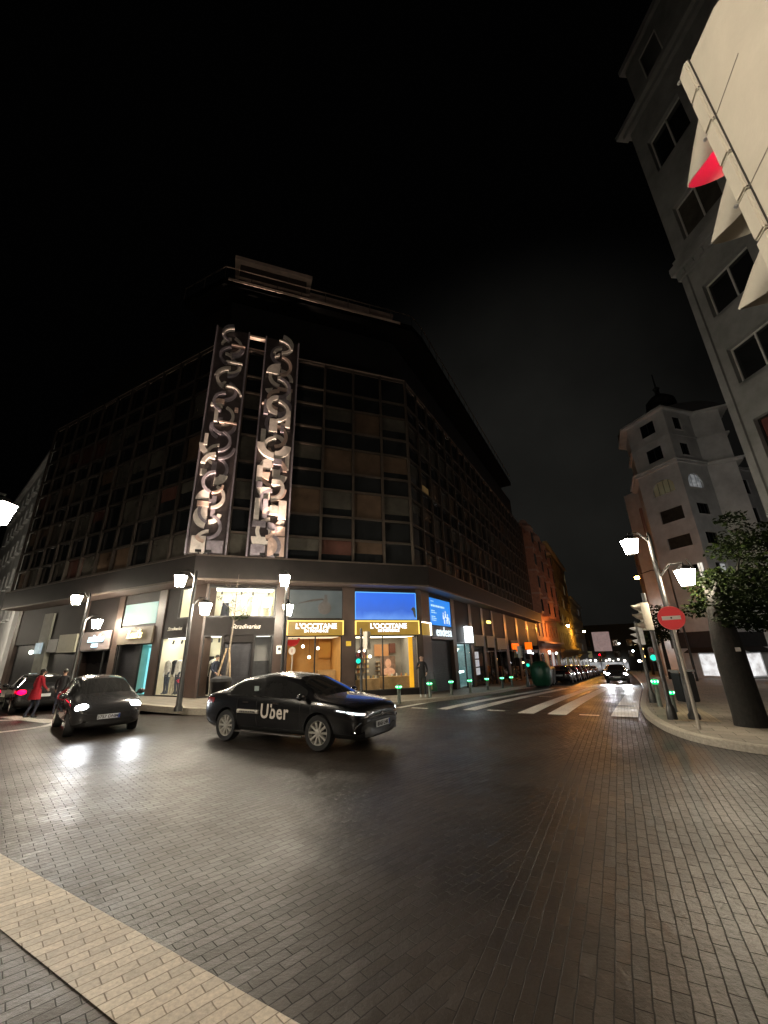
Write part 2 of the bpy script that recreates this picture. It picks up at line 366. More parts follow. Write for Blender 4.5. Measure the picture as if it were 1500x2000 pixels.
kl = arc([rows(LW, 34, 2.4), rows(LW, 6, 2.3), rows(LW, 2.0, 2.0), (-8.7, 16.15), (-6.4, 15.35), (-3.0, 16.15), (0.4, 17.15), (2.6, 19.3), rows(RW, 1.0, 2.2), rows(RW, 8, 2.6), rows(RW, 60, 2.9), rows(RW, 160, 2.9)])
sheet('pavement', kl + [rows(RW, 160, -6), rows(RW, 0, -3.0), rows(LW, 0, -3.0), rows(LW, 34, -6)], pav, slab_m, 1.5)
krp = arc([rows(RW, 160, 9.9), rows(RW, 40, 9.8), rows(RW, 14, 9.65), rows(RW, 2.5, 9.15), rows(RW, -3.5, 8.85), rows(RW, -6.9, 9.15), rows(RW, -8.6, 9.85), (7.3, 7.6), (10, 6.3), (40, -4)])
p2 = sheet('pavement', krp + [(60, 0), (120, 100)], pav, slab_m, 2.0)
def kerb(pts, side):
    mb = MB(); n_ = len(pts)
    ring = []
    for i, p in enumerate(pts):
        d = (V2(pts[min(i + 1, n_ - 1)]) - V2(pts[max(i - 1, 0)])).normalized(); nn = Vector((d.y, -d.x)) * side
        a = V2(p) + nn * 0.02; b = V2(p) - nn * 0.16; z = pav(*p)
        ring.append([(a.x, a.y, z - 0.22), (a.x, a.y, z - 0.012), (a.x - nn.x * .02, a.y - nn.y * .02, z + 0.006), (b.x, b.y, z + 0.006), (b.x, b.y, z - 0.2)])
    vs = [q for r in ring for q in r]; k = 5
    fs = [(i * k + j, i * k + (j + 1) % k, (i + 1) * k + (j + 1) % k, (i + 1) * k + j) for i in range(n_ - 1) for j in range(k)]
    mb.add(vs, fs); struct(mb.build('kerb', kerb_m))
kerb(kl, 1); kerb(krp, 1)
mark = lambda x, y: terr(x, y) + 0.006
bd = az(121); bp = Vector((0.517, 0.856)); b0 = Vector((-3.93, 5.0)); b1 = b0 - bp * 0.49
sheet('crossing_band', [tuple(b0 - bd * 6), tuple(b0 + bd * 9), tuple(b1 + bd * 9), tuple(b1 - bd * 6)], mark, cream_m, 1.0)
def strip(n0, n1, s0, s1, n2=None, n3=None, mat=None):
    n2 = n0 if n2 is None else n2; n3 = n1 if n3 is None else n3
    return sheet('road_marking', [rows(RW, s0, n0), rows(RW, s0, n1), rows(RW, s1, n3), rows(RW, s1, n2)], mark, mat or white_m, 1.5)
strip(2.55, 2.95, -4.75, 10.5, 4.2, 4.55)
strip(3.5, 3.95, -4.7, 11.0, 4.95, 5.35)
strip(5.4, 5.9, -4.9, 12.0, 6.35, 6.75)
strip(6.3, 6.85, -4.85, 12.5, 7.2, 7.65)
strip(4.15, 4.95, -2.0, 11, 5.3, 5.9) if False else None
strip(8.05, 8.75, -4.7, 14.0, 8.9, 9.5)
strip(0.95, 1.2, -4.9, 13.0, 2.85, 3.1)
for a, b, s in ((1.55, 2.2, -4.8), (4.3, 4.9, -4.55), (7.2, 7.75, -4.75)): strip(a, b, s, s + 0.22)
for a, b, s in ((4.9, 5.5, 2.2), (7.6, 8.15, 3.25)): strip(a, b, s, s + 0.25)
strip(3.4, 9.3, 14.6, 15.2)
# ring painted on the side road, left
rc = Vector((-12.9, 14.0)); ring = [(rc.x + 2.6 * math.cos(t), rc.y + 1.5 * math.sin(t)) for t in [2 * math.pi * i / 40 for i in range(40)]]
mbr = []
def ring_mark():
    v = []; f = []
    for i in range(41):
        t = 2 * math.pi * i / 40
        for rr in (1.0, 0.86): x = rc.x + 2.3 * rr * math.cos(t); y = rc.y + 1.7 * rr * math.sin(t); v.append((x, y, mark(x, y)))
    f = [(2 * i, 2 * i + 1, 2 * i + 3, 2 * i + 2) for i in range(40)]
    me = bpy.data.meshes.new('road_marking'); me.from_pydata(v, [], f); me.materials.append(white_m)
    o = bpy.data.objects.new('road_marking', me); COL.objects.link(o); struct(o)
ring_mark()
sheet('road_marking', [(-14.5, 16.4), (-11.3, 14.55), (-11.0, 14.75), (-14.2, 16.8)], mark, white_m, 1.0)

# ------------------------------------------------------------------ corner office building
BZ = -0.6
off = thing('office_building', (*rows(FR, 5, -4), 0), 'dark brown corner office block with chamfered corner and two lit mosaic strips', 'building')
def fb(F, boxes, name, mat, parent=off, split=False, **k):
    if split:
        for b in boxes: fb(F, [b], name, mat, parent, **k)
        return
    mb = MB(F)
    for b in boxes: mb.box(*b)
    return mb.build(name, mat, parent, **k)
def room(F, s0, s1, z0, z1, depth, wall, light, name='shop_interior', floor=None):
    """a shop interior: five thin slabs behind the opening and a lit ceiling panel"""
    t = 0.04; mb = MB(F)
    mb.box(s0, s1, -depth - t, -depth, z0, z1); mb.box(s0 - t, s0, -depth - t, -0.12, z0, z1); mb.box(s1, s1 + t, -depth - t, -0.12, z0, z1)
    mb.box(s0 - t, s1 + t, -depth - t, -0.12, z0 - t, z0); mb.box(s0 - t, s1 + t, -depth - t, -0.12, z1, z1 + t)
    r = mb.build(name, wall, off)
    if light:
        q = MB(F); q.box(s0 + .1, s1 - .1, -depth * .75, -0.3, z1 - 0.03, z1 - 0.01); q.build('ceiling_light', light, r)
    return r
def glass(F, s0, s1, z0, z1, mat=None, n=-0.08, bars=(), fr=0.05):
    mb = MB(F); mb.add([(s0, n, z0), (s1, n, z0), (s1, n, z1), (s0, n, z1)], [(0, 1, 2, 3)]); g = mb.build('shop_window', mat or shop_glass, off)
    q = MB(F)
    q.box(s0 - .02, s0 + fr, n - .04, n + .05, z0, z1); q.box(s1 - fr, s1 + .02, n - .04, n + .05, z0, z1)
    q.box(s0 + fr, s1 - fr, n - .04, n + .05, z0 - .02, z0 + fr); q.box(s0 + fr, s1 - fr, n - .04, n + .05, z1 - fr, z1 + .02)
    for b in bars: q.box(b - .025, b + .025, n - .04, n + .05, z0 + fr, z1 - fr)
    q.build('frame', dark_m, g); return g
SZ = 5.0
# core, so nothing shows through behind the shops
core = [rows(FR, 1.2, -3.6), rows(FR, 9.6, -3.6), rows(LW, 18, -4.2), rows(LW, 18, -14), rows(RW, 36, -14), rows(RW, 36, -3.6), rows(RW, 1.6, -3.6)]
mb = MB(); mb.prism(core, -3, 6.0); mb.build('core_wall', black_m, off)
# ---- ground floor piers and lintels, front
fb(FR, [(-0.1, .15, -.5, 0, BZ, SZ), (3.47, 4.08, -.5, 0, BZ, SZ), (6.65, 7.22, -.5, 0, BZ, SZ), (10.13, 10.22, -.5, 0.0, BZ, SZ)], 'pier', clad_m, split=True)
fb(FR, [(.15, 3.47, -.4, -.05, 4.83, SZ), (.15, 3.47, -.4, -.05, 3.36, 3.45), (4.08, 6.65, -.4, -.05, 4.84, SZ), (4.08, 6.65, -.4, -.05, 3.42, 3.52),
        (7.22, 10.13, -.4, -.05, 4.88, SZ), (7.22, 10.13, -.4, -.03, 2.80, 3.55), (.15, 3.47, -.35, -.02, BZ, .24), (4.08, 6.65, -.35, -.02, BZ, .3), (7.22, 10.13, -.35, -.02, BZ, .36),
        (8.05, 8.12, -.3, -.02, .36, 2.8), (9.28, 9.35, -.3, -.02, .36, 2.8)], 'lintel', band_m)
# ---- ground floor, left wing
fb(LW, [(0.0, .95, -.5, 0, BZ, SZ), (2.82, 3.38, -.5, 0, BZ, SZ), (6.22, 6.72, -.5, 0, BZ, SZ), (9.6, 10.0, -.5, 0, BZ, SZ), (17.5, 18, -8, 0, BZ, SZ)], 'pier', clad_m, split=True)
fb(LW, [(.95, 2.82, -.4, -.03, 2.80, 3.58), (.95, 2.82, -.4, -.05, 4.94, SZ), (1.86, 2.82, -.4, -.05, 3.58, 4.94), (.95, 2.82, -.35, -.02, BZ, .37),
        (3.38, 6.22, -.4, -.06, 4.52, SZ), (3.38, 6.22, -.4, -.08, 2.6, 3.49), (6.06, 6.22, -.3, -.05, 3.49, 4.52), (3.38, 6.22, -.3, -.02, BZ, .34),
        (6.72, 9.6, -.4, -.05, 3.34, SZ), (6.72, 9.6, -.4, -.08, 2.4, 3.34), (6.72, 9.6, -.3, -.02, BZ, .34), (10.0, 17.5, -.4, -.05, 2.9, SZ), (10.0, 17.5, -.4, -.05, BZ, .4)], 'lintel', band_m)
lp = P('light_stone_pier', (0.2, 0.2, 0.17), 0.7, 0.2, 3)
fb(LW, [(13.2, 14.3, -.4, 0.06, BZ, 4.6)], 'pier', lp)
fb(LW, [(10.0, 13.2, -.3, -.2, .4, 2.9), (14.3, 17.5, -.3, -.2, .4, 2.9)], 'shutter', shut_m)
# ---- ground floor, right wing
rp = [0, 1.33, 4.75, 5.35, 8.2, 8.8, 11.2, 11.8, 14.2, 14.7, 18.4, 19.3, 23.4, 24.3, 29.0, 30.0, 35.6, 36.0]
fb(RW, [(a, b, -.5, 0, -3, SZ) for a, b in zip(rp[0::2], rp[1::2])], 'pier', clad_m, split=True)
bays = list(zip(rp[1::2], rp[2::2]))
fb(RW, [(1.33, 4.75, -.4, -.06, 2.5, 3.28), (1.33, 4.75, -.4, -.05, 4.78, SZ), (4.62, 4.75, -.3, -.05, 3.28, 4.78), (5.35, 8.2, -.4, -.05, 2.42, SZ)] + [(a, b, -.4, -.05, 2.3, SZ) for a, b in bays[2:]], 'lintel', band_m)
mbs = MB(RW)
def slats(F, s0, s1, z0, z1, n=-.25, k=None, name='shutter'):
    mb = MB(F); k = k or int((z1 - z0) / .09); h = (z1 - z0) / k
    for i in range(k): mb.box(s0, s1, n - .02, n + .012 * (i % 2), z0 + i * h, z0 + i * h + h * .94)
    mb.box(s0, s1, n - .06, n - .03, z0, z1)
    return mb.build(name, shut_m, off)
slats(FR, 8.12, 9.28, .36, 2.5); slats(LW, 4.35, 6.18, .3, 2.6); slats(RW, 1.33, 4.75, -.3, 2.5)
fb(FR, [(8.12, 9.28, -.28, -.1, 2.5, 2.8)], 'shutter_box', band_m)

# ---- soffit and fascia band
def poly_ring(bf, bl, br, s_f0, s_f1): pass
BR = R0 + DF * .25 + NF * .8; BL = R0 - DF * 10.75 + NF * .8
BRE = V2(rows(RW, 36, (BR - R0).dot(NR))); BLE = V2(rows(LW, 18, (BL - L0).dot(NL)))
band = [BR, BL, BLE, V2(rows(LW, 18, -3)), V2(rows(RW, 36, -3)), BRE]
mb = MB(); mb.prism([tuple(p) for p in band], SZ + .02, SZ + .06); sof = mb.build('soffit', soff_m, off)
mb = MB(FR)
for i in range(46): mb.box(7.3 + i * .066, 7.3 + i * .066 + .03, .02, .72, SZ - .012, SZ + .018)
mb.build('soffit_slat', soff_m, sof)
mb = MB(); mb.prism([tuple(p) for p in band], SZ + .06, 6.1); mb.build('fascia_band', band_m, off)
mb = MB()
for a, b in ((BR, BL), (BL, BLE), (BR, BRE)):
    d = (b - a).normalized(); nn = Vector((d.y, -d.x)); nn = nn if nn.dot(-a) > 0 else -nn
    Fq = frame(a, d, nn); mb.T = Fq; mb.box(0, (b - a).length, .0, .02, SZ + .02, SZ + .10); mb.box(0, (b - a).length, 0, .03, 6.06, 6.12)
mb.build('fascia_trim', mull_m, off)

# ---- upper storeys
UR = R0 - DF * .45 + NF * .5; UL = R0 - DF * 11.0 + NF * .5
URE = UR + DS * 35.5; ULE = UL + DL * 17
body = [UR, UL, ULE, V2(rows(LW, 17, -12)), V2(rows(RW, 35, -12)), URE]
def inset(d):
    return [tuple(UR - NF * d - NR * d * .4), tuple(UL - NF * d * .8 - NL * d * .4), tuple(ULE - NL * d), tuple(V2(rows(LW, 17, -12))), tuple(V2(rows(RW, 35, -12))), tuple(URE - NR * d)]
mb = MB(); mb.prism(inset(.25), 6.1, 17.6); mb.build('upper_wall', wing_m, off)
WT = [8.30, 10.93, 13.44, 15.9, 17.55]      # lower edge of each storey's tall pane band
lines = [6.12, 7.29, 8.47, 9.92, 10.93, 12.38, 13.44, 14.87, 15.9, 17.55]
UF = frame(UR, -DF, NF); ULF = frame(UL, DL, NL if NL.dot(-UL) > 0 else -NL); URF = frame(UR, DS, NR)
LF = (UL - UR).length
fcols = [0, 1.6, 3.25, 4.9, 6.5, 8.25, 9.1, LF]
lcols = [0] + [1.55 * i for i in range(1, 11)] + [17]
rcols = [0] + [1.6 * i for i in range(1, 22)] + [35.5]
mull_shaded = P('bronze_mullion_shaded', (0.05, 0.039, 0.033), 0.5, 0.2, 4, metal=0.5)  # darker copy of the bronze; the left wing's dimness is in the colour
def grid(F, cols, lines, name, mull_m=mull_m):
    mb = MB(F)
    for c in cols: mb.box(c - .055, c + .055, -.05, .075, 6.1, 17.6)
    for z in lines:
        for a, b in zip(cols[:-1], cols[1:]): mb.box(a + .055, b - .055, -.05, .045, z - .045, z + .045)
    return mb.build(name, mull_m, off)
grid(UF, fcols, lines, 'mullion_grid'); grid(ULF, lcols, lines, 'mullion_grid', mull_shaded); grid(URF, rcols, lines, 'mullion_grid')
litw = EM('lit_office_blind', (0.9, 0.55, 0.2), 0.06); 
count = 0; rest = MB(); restm = [pane_m, cur1, cur2, cur3]
def winbay(F, a, b, k, rest=None):
    z0, z1, z2 = lines[k], lines[k + 1], lines[min(k + 2, len(lines) - 1)]
    mb = rest or MB(F); mb.T = F
    c = random.choice((1, 1, 2, 2, 2, 0, 3, 2))
    mb.m = c; mb.box(a + .06, b - .06, -.14, -.1, z0 + .05, z1 - .05) if k % 2 == 0 else None
    mb.m = 0; mb.box(a + .06, b - .06, -.12, -.09, z1 + .05, z2 - .05)
    if c and k % 2 == 0 and random.random() < .5:
        mb.m = 0; h = random.uniform(.25, .6); mb.box(a + .06, b - .06, -.1, -.085, z0 + .05, z0 + .05 + (z1 - z0 - .1) * h)
    if rest is None: mb.build('window', restm, off)
for cols, F in ((fcols, UF), (lcols, ULF), (rcols, URF)):
    for a, b in zip(cols[:-1], cols[1:]):
        if F is UF and a in (6.5, 9.1): continue
        for k in (0, 2, 4, 6):
            if F is URF and a > 6.0: winbay(F, a, b, k, rest)
            else: winbay(F, a, b, k); count += 1
        mb = MB(F) if not (F is URF and a > 6) else None
        if mb: mb.m = 0; mb.box(a + .06, b - .06, -.12, -.09, 15.95, 17.5)
        if mb: mb.build('window', restm, off)
        else: rest.T = F; rest.m = 0; rest.box(a + .06, b - .06, -.12, -.09, 15.95, 17.5)
ro_ = rest.build('window', restm, off); ro_['kind'] = 'stuff'
fb(URF, [(1.75, 3.0, -.1, -.08, 10.98, 11.5)], 'lit_blind', litw)
fb(UF, [(9.15, 10.5, -.1, -.08, 6.2, 7.2)], 'lit_blind', EM('lit_gap_blind', (0.9, 0.6, 0.25), 0.05))
# ---- roof: set-back dark attic, terrace slab, penthouse
roof_m = P('roof_edge', (0.55, 0.42, 0.35), 0.5, 0.2, 2)
mb = MB(); mb.prism(inset(.0), 17.6, 17.72); mb.build('roof_ledge', roof_m, off)
mb = MB(); mb.prism(inset(.9), 17.72, 21.5); mb.build('attic_wall', black_m, off)
SL = [UR + DF * .6 + NF * .25, UL - DF * .2 + NF * .25, UL + DL * 3.2 + NL * .5, V2(rows(LW, 4.2, -12)), V2(rows(RW, 30, -12)), UR + DS * 30 + NR * .4, UR + DS * 1.6 + NR * .75]
mb = MB(); mb.prism([tuple(p) for p in SL], 21.5, 21.95); mb.build('terrace_slab', P('shade_black', (.004, .004, .004), .9, spec=.05), off)  # near-black colour keeps the slab in painted shade
mb = MB()
for i in range(len(SL)):
    a, b = SL[i], SL[(i + 1) % len(SL)]
    if i in (2, 3, 4): continue
    mb.tube([(a.x, a.y, 22.75), (b.x, b.y, 22.75)], .035, 6); k = int((b - a).length / 1.3)
    for j in range(k + 1):
        p = a.lerp(b, j / max(1, k)); mb.tube([(p.x, p.y, 21.95), (p.x, p.y, 22.75)], .02, 5)
mb.build('terrace_railing', mull_m, off)
pf = frame(UR, -DF, NF)
mb = MB(pf); mb.box(6.2, LF - .5, -5, -.1, 21.95, 23.6); mb.build('penthouse_wall', clad_m, off)
mb = MB(pf); mb.box(5.9, LF - .2, -5, .22, 23.6, 23.85); mb.box(6.0, LF - .3, -.05, .02, 22.4, 22.55); mb.build('penthouse_eaves', roof_m, off)
mb = MB(pf); mb.box(.6, 5.9, -6, -.9, 21.95, 23.2); mb.build('plant_room', clad_m, off)
mb = MB(pf); mb.box(.3, 5.9, -6, -.6, 23.2, 23.42); mb.build('penthouse_eaves', roof_m, off)
mb = MB(pf); mb.box(.2, LF, .2, .27, 21.8, 21.97); mb.build('slab_edge', roof_m, off)

# ---- the two mosaic strips
mos_d = P('mosaic_ground', (0.075, 0.06, 0.062), 0.4, 0.4, 3)
mos_w = P('mosaic_white', (0.62, 0.56, 0.52), 0.55, 0.18, 5)
mos_p = P('mosaic_pink', (0.58, 0.42, 0.36), 0.55, 0.2, 5)
mos_g = P('mosaic_grey', (0.24, 0.21, 0.24), 0.5, 0.3, 5)
def qring(mb, cx, cz, r0, r1, a0, a1, n0, n1, k=10):
    o = len(mb.v); vs = []
    for i in range(k + 1):
        t = R(a0 + (a1 - a0) * i / k); c, s_ = math.cos(t), math.sin(t)
        for r in (r0, r1):
            for n_ in (n0, n1): vs.append((cx + r * c, n_, cz + r * s_))
    fs = []
    for i in range(k):
        a = i * 4; b = a + 4
        fs += [(a, b, b + 2, a + 2), (a + 1, a + 3, b + 3, b + 1), (a, a + 1, b + 1, b), (a + 2, b + 2, b + 3, a + 3)]
    fs += [(0, 2, 3, 1), (k * 4, k * 4 + 1, k * 4 + 3, k * 4 + 2)]
    mb.add(vs, fs)
def mosaic(s0, s1, z0, z1, shapes):
    """shapes are given as the viewer sees the strip: u across from its left edge, v down from its top, both in strip widths"""
    W = s1 - s0; n0 = .18; rnd = random.Random(3); VM = (z1 - z0) / W
    base = MB(pf); base.m = 0; base.box(s0, s1, 0.0, n0, z0, z1)
    base.m = 1; base.box(s0 - .09, s0 - .02, -.05, n0 + .12, z0, z1); base.box(s1 + .02, s1 + .09, -.05, n0 + .12, z0, z1)
    pn = base.build('mosaic_panel', [mos_d, mos_g], off)
    mm = (mos_w, mos_p, mos_g)
    for sh in shapes:
        mb = MB(pf); dep = rnd.uniform(.07, .24)
        if sh[0] == 'r':
            _, u, v, r0, r1, a0, a1, c = sh; qring(mb, s1 - u * W, z1 - v * VM * W, max(.015, r0 * W), r1 * W, 180 - a1, 180 - a0, n0, n0 + dep, 16)
        else:
            _, u0, v0, u1, v1, c = sh; mb.box(s1 - u1 * W, s1 - u0 * W, n0, n0 + dep, z1 - v1 * VM * W, z1 - v0 * VM * W)
        mb.build('mosaic_relief', mm[c], pn)
RP = [('r', .42, .065, .36, .42, 10, 95, 0), ('r', .5, .085, .2, .27, 95, 180, 0), ('r', .28, .085, .1, .17, 270, 360, 0),
      ('r', .48, .195, 0, .42, 90, 178, 0), ('r', .50, .215, .30, .42, 0, 88, 0), ('r', .42, .262, .3, .43, 5, 90, 0), ('b', .74, .262, .88, .315, 0), ('b', .45, .255, .92, .268, 1),
      ('r', .30, .262, 0, .24, 200, 262, 0), ('r', .5, .352, .20, .36, 92, 268, 0), ('r', .52, .352, .22, .40, 272, 448, 2), ('b', .08, .33, .22, .40, 2), ('b', .76, .37, .9, .45, 0), ('b', .02, .345, .3, .352, 1),
      ('b', .28, .42, .52, .48, 0), ('b', .62, .43, .8, .445, 0), ('b', .62, .445, .72, .475, 2), ('b', .06, .47, .2, .53, 0),
      ('r', .48, .535, .30, .50, 180, 270, 0), ('r', .50, .535, .24, .48, 270, 355, 0), ('r', .52, .525, .18, .30, 0, 110, 0), ('r', .50, .55, .12, .2, 180, 300, 1),
      ('r', .46, .645, 0, .38, 92, 178, 0), ('b', .48, .60, .72, .625, 2), ('b', .48, .645, .70, .675, 0), ('r', .48, .65, .30, .42, 0, 80, 1), ('r', .48, .66, .24, .44, 272, 350, 0), ('b', .04, .635, .2, .70, 0), ('r', .42, .66, 0, .26, 182, 262, 1), ('b', .82, .56, .94, .64, 0),
      ('r', .46, .725, 0, .38, 182, 268, 0), ('r', .48, .725, .26, .44, 272, 358, 1), ('b', .48, .69, .72, .712, 0), ('b', .06, .705, .22, .73, 2),
      ('b', .06, .775, .2, .86, 0), ('b', .28, .775, .42, .85, 2), ('b', .48, .80, .70, .835, 0), ('b', .72, .775, .94, .85, 0), ('r', .46, .855, .28, .46, 275, 360, 0), ('r', .50, .835, .12, .22, 90, 180, 1), ('r', .42, .90, .14, .24, 270, 360, 1), ('b', .04, .865, .40, .885, 2),
      ('r', .44, .925, .02, .40, 180, 268, 0), ('r', .44, .905, .10, .3, 0, 88, 2), ('b', .50, .92, .95, .995, 1), ('b', .05, .955, .42, .995, 2), ('b', .62, .88, .94, .915, 1)]
LP_ = [('r', .55, .05, .34, .40, 92, 175, 0), ('r', .5, .095, .28, .34, 95, 175, 0), ('b', .5, .085, .95, .092, 1), ('r', .52, .10, .3, .42, 275, 355, 2), ('r', .35, .165, .2, .3, 10, 95, 0), ('b', .4, .175, .92, .183, 0), ('r', .5, .19, .32, .40, 268, 355, 0),
       ('r', .6, .26, .40, .52, 95, 172, 0), ('r', .30, .27, .1, .18, 270, 350, 0), ('r', .6, .345, .36, .42, 10, 110, 0), ('b', .10, .385, .46, .40, 0), ('b', .22, .365, .5, .385, 1), ('b', .25, .405, .36, .47, 0), ('b', .84, .395, .95, .41, 1),
       ('b', .42, .465, .95, .472, 1), ('r', .55, .475, .3, .40, 185, 355, 2), ('r', .45, .57, .36, .52, 182, 268, 0), ('r', .50, .57, .42, .50, 272, 355, 2), ('b', .06, .53, .16, .58, 0),
       ('r', .50, .66, .34, .46, 98, 172, 0), ('b', .06, .675, .24, .70, 0), ('r', .5, .69, .12, .36, 265, 355, 0), ('b', .36, .64, .5, .69, 2), ('r', .44, .73, .30, .36, 275, 350, 1),
       ('r', .42, .80, .02, .38, 95, 175, 0), ('b', .1, .805, .42, .825, 1), ('r', .42, .86, .02, .38, 95, 262, 0), ('r', .46, .845, .24, .36, 272, 352, 0), ('b', .5, .78, .62, .86, 2), ('b', .08, .935, .46, .995, 0), ('b', .5, .95, .95, .995, 2), ('r', .44, .925, .2, .3, 200, 265, 1)]
for i in range(17):   # a chain of curls running the whole length behind the larger shapes
    v = .03 + i * .058; RP.insert(0, ('r', .46 + .08 * (i % 2), v, .30, .40, 95 if i % 2 else 275, 262 if i % 2 else 442, (0, 2, 1)[i % 3])); LP_.insert(0, ('r', .54 - .08 * (i % 2), v, .31, .40, 275 if i % 2 else 95, 430 if i % 2 else 250, (2, 0, 2)[i % 3]))
mosaic(6.55, 8.2, 6.13, 18.5, RP); mosaic(9.2, LF + .15, 6.13, 18.5, LP_)
for i, (s0, pw) in enumerate(((7.0, 2300), (7.6, 9000), (9.8, 1500), (10.2, 6000))):
    p = at(pf, s0, .78, 6.2); t = at(pf, s0 + .03, .22, 17.5 if i % 2 else 14.0)
    ul = thing('uplight', p, ('floodlight on the ledge under the right mosaic strip, ' + ('nearer the corner' if i == 1 else 'nearer the street')) if i < 2 else ('floodlight on the ledge under the left mosaic strip, ' + ('inner' if i == 2 else 'outer')), 'floodlight', 'floodlights under the mosaic strips')
    mb = MB(frame(V2(p), -DF, NF, p.z)); mb.box(-.12, .12, -.05, .05, -.1, .0); mb.box(-.02, .02, -.45, .0, -.1, -.07); mb.build('housing', dark_m, ul)
    lamp('floodlight', 'SPOT', p + Vector((0, 0, .05)), pw, (1, .75, .57), ul, .05, t, 20 if i % 2 else 40, 1.0)
mb = MB(pf); mb.box(8.3, 9.1, .1, .32, 18.2, 18.32); mb.build('strip_head', roof_m, off)
# ------------------------------------------------------------------ shop interiors and signs
FX = DF.to_3d(); LX = (-DL).to_3d(); RX = DS.to_3d(); Z = Vector((0, 0, 1))
cl_cream = EM('cream_ceiling_light', (1, .97, .86), 8)
cl_warm = EM('warm_ceiling_light', (1, .84, .56), 5.5)
cl_teal = EM('teal_ceiling_light', (.45, .95, .95), 1.2)
cl_cool = EM('cool_ceiling_light', (.75, .95, 1.0), 1.6)
amber_w = P('amber_wall', (0.50, 0.27, 0.08), 0.6, 0.15, 2)
grey_w = P('grey_wall', (0.30, 0.29, 0.28), 0.7, 0.1, 2)
teal_w = P('teal_wall', (0.25, 0.55, 0.55), 0.7, 0.1, 2)
wood_m = P('pale_wood', (0.40, 0.25, 0.11), 0.55, 0.25, 4)
# dress shop on the corner, upper and lower windows
room(FR, 7.25, 10.1, 3.58, 4.86, 1.4, cream_wall, cl_cream); glass(FR, 7.25, 10.13, 3.56, 4.87)
room(LW, .97, 1.84, 3.6, 4.93, 1.2, cream_wall, cl_cream); glass(LW, .97, 1.86, 3.58, 4.94)
room(LW, .97, 2.8, .4, 2.78, 1.5, cream_wall, cl_cream); glass(LW, .96, 2.82, .37, 2.8)
room(FR, 9.36, 10.1, .38, 2.78, 1.3, cream_wall, cl_cream); glass(FR, 9.35, 10.13, .36, 2.8)
room(FR, 7.25, 8.04, .38, 2.78, 1.3, grey_w, EM('dim_ceiling_light', (1, .95, .85), 2.0)); glass(FR, 7.24, 8.05, .36, 2.8)
fb(FR, [(9.65, 10.08, -1.2, -1.15, .4, 1.95)], 'dark_panel', black_m)
fb(FR, [(7.28, 8.0, -1.2, -1.15, .4, 1.7)], 'dark_panel', P('dark_grey_panel', (.05, .05, .055), .5))
# gold-signed shop: two bays
orange_p = EM('orange_panel', (1.0, .36, .03), 0.8, .2)
room(FR, .18, 3.44, .26, 2.7, 2.4, grey_w, cl_warm); glass(FR, .15, 3.47, .24, 2.72, bars=(2.05, 2.9))
room(FR, 4.1, 6.62, .32, 2.7, 2.4, amber_w, EM('low_ceiling_light', (1, .8, .5), 1.2)); glass(FR, 4.08, 6.65, .3, 2.74, bars=(5.35,))
fb(FR, [(.2, .52, -.5, -.42, .28, 2.66)], 'display_panel', EM('yellow_panel', (1, .45, .02), 1.0, .12))
fb(FR, [(.95, 1.75, -2.3, -2.25, 1.75, 2.35)], 'display_panel', EM('orange_board', (1, .38, .12), .5, .2))
fb(FR, [(.55, .9, -2.3, -2.24, 1.9, 2.4), (2.2, 2.6, -2.3, -2.24, 1.7, 2.2)], 'display_panel', P('maroon_board', (.12, .04, .03), .5))
fb(FR, [(4.15, 4.75, -2.3, -2.2, 1.75, 2.5)], 'display_panel', EM('orange_board_dim', (1, .35, .05), .35, .2))
fb(FR, [(4.15, 5.0, -1.5, -1.0, .32, 1.2), (.3, 1.9, -1.1, -.5, .26, .8), (2.1, 3.35, -1.0, -.45, .26, .75)], 'display_counter', wood_m)
post = thing('poster', at(FR, 1.35, -1.3, .82), 'orange poster of a face standing in the window under the gold sign', 'poster')
mb = MB(FR); mb.box(.95, 1.75, -1.32, -1.28, .82, 1.75); mb.build('panel', EM('poster_ground', (.5, .28, .16), .35, .5, 5), post)
mb = MB(FR); mb.ball((1.35, -1.26, 1.4), (.17, .02, .22), 16, 10); mb.ball((1.33, -1.26, 1.0), (.34, .02, .2), 16, 8); mb.build('portrait', EM('poster_skin', (1, .42, .22), .75, .3, 9), post)
# shelves and the goods on them
sh = thing('shelf_unit', at(FR, 2.6, -2.2, .3), 'wall shelves of bottles behind the right gold-signed window', 'shelf')
mb = MB(FR)
for k in range(4): mb.box(2.1, 3.3, -2.36, -2.1, .95 + .24 * k, .97 + .24 * k); 
for k in range(4): mb.box(.6, 1.7, -2.36, -2.1, .8 + .22 * k, .82 + .22 * k)
mb.build('shelf', wood_m, sh)
gm = [P('goods_' + str(i), c, .4, .1) for i, c in enumerate(((.7, .68, .6), (.62, .42, .12), (.1, .09, .08), (.75, .6, .25), (.55, .2, .1), (.8, .8, .78)))]
def goods(s, n_, z, k):
    mb = MB(FR)
    if k % 3: mb.lathe([(.028, 0), (.03, .1), (.012, .125), (.012, .15)], 8, (s, n_, z))
    else: mb.box(s - .05, s + .05, n_ - .04, n_ + .04, z, z + .12)
    o = mb.build('goods_bottle' if k % 3 else 'goods_box', gm[k % 6])
    tag(o, 'small bottle among the goods in the right gold-signed window' if k % 3 else 'small box among the goods in the right gold-signed window', 'bottle' if k % 3 else 'box', 'bottles in the shop window' if k % 3 else 'boxes in the shop window')
k = 0
for r_ in range(4):
    for i in range(9): goods(2.17 + i * .13 + random.uniform(-.02, .02), -2.2, .972 + .24 * r_, k); k += 1
for r_ in range(3):
    for i in range(6): goods(.68 + i * .17, -2.2, .822 + .22 * r_, k); k += 1
for i in range(9): goods(2.2 + i * .13, -.7 + random.uniform(-.1, .1), .752, k); k += 1
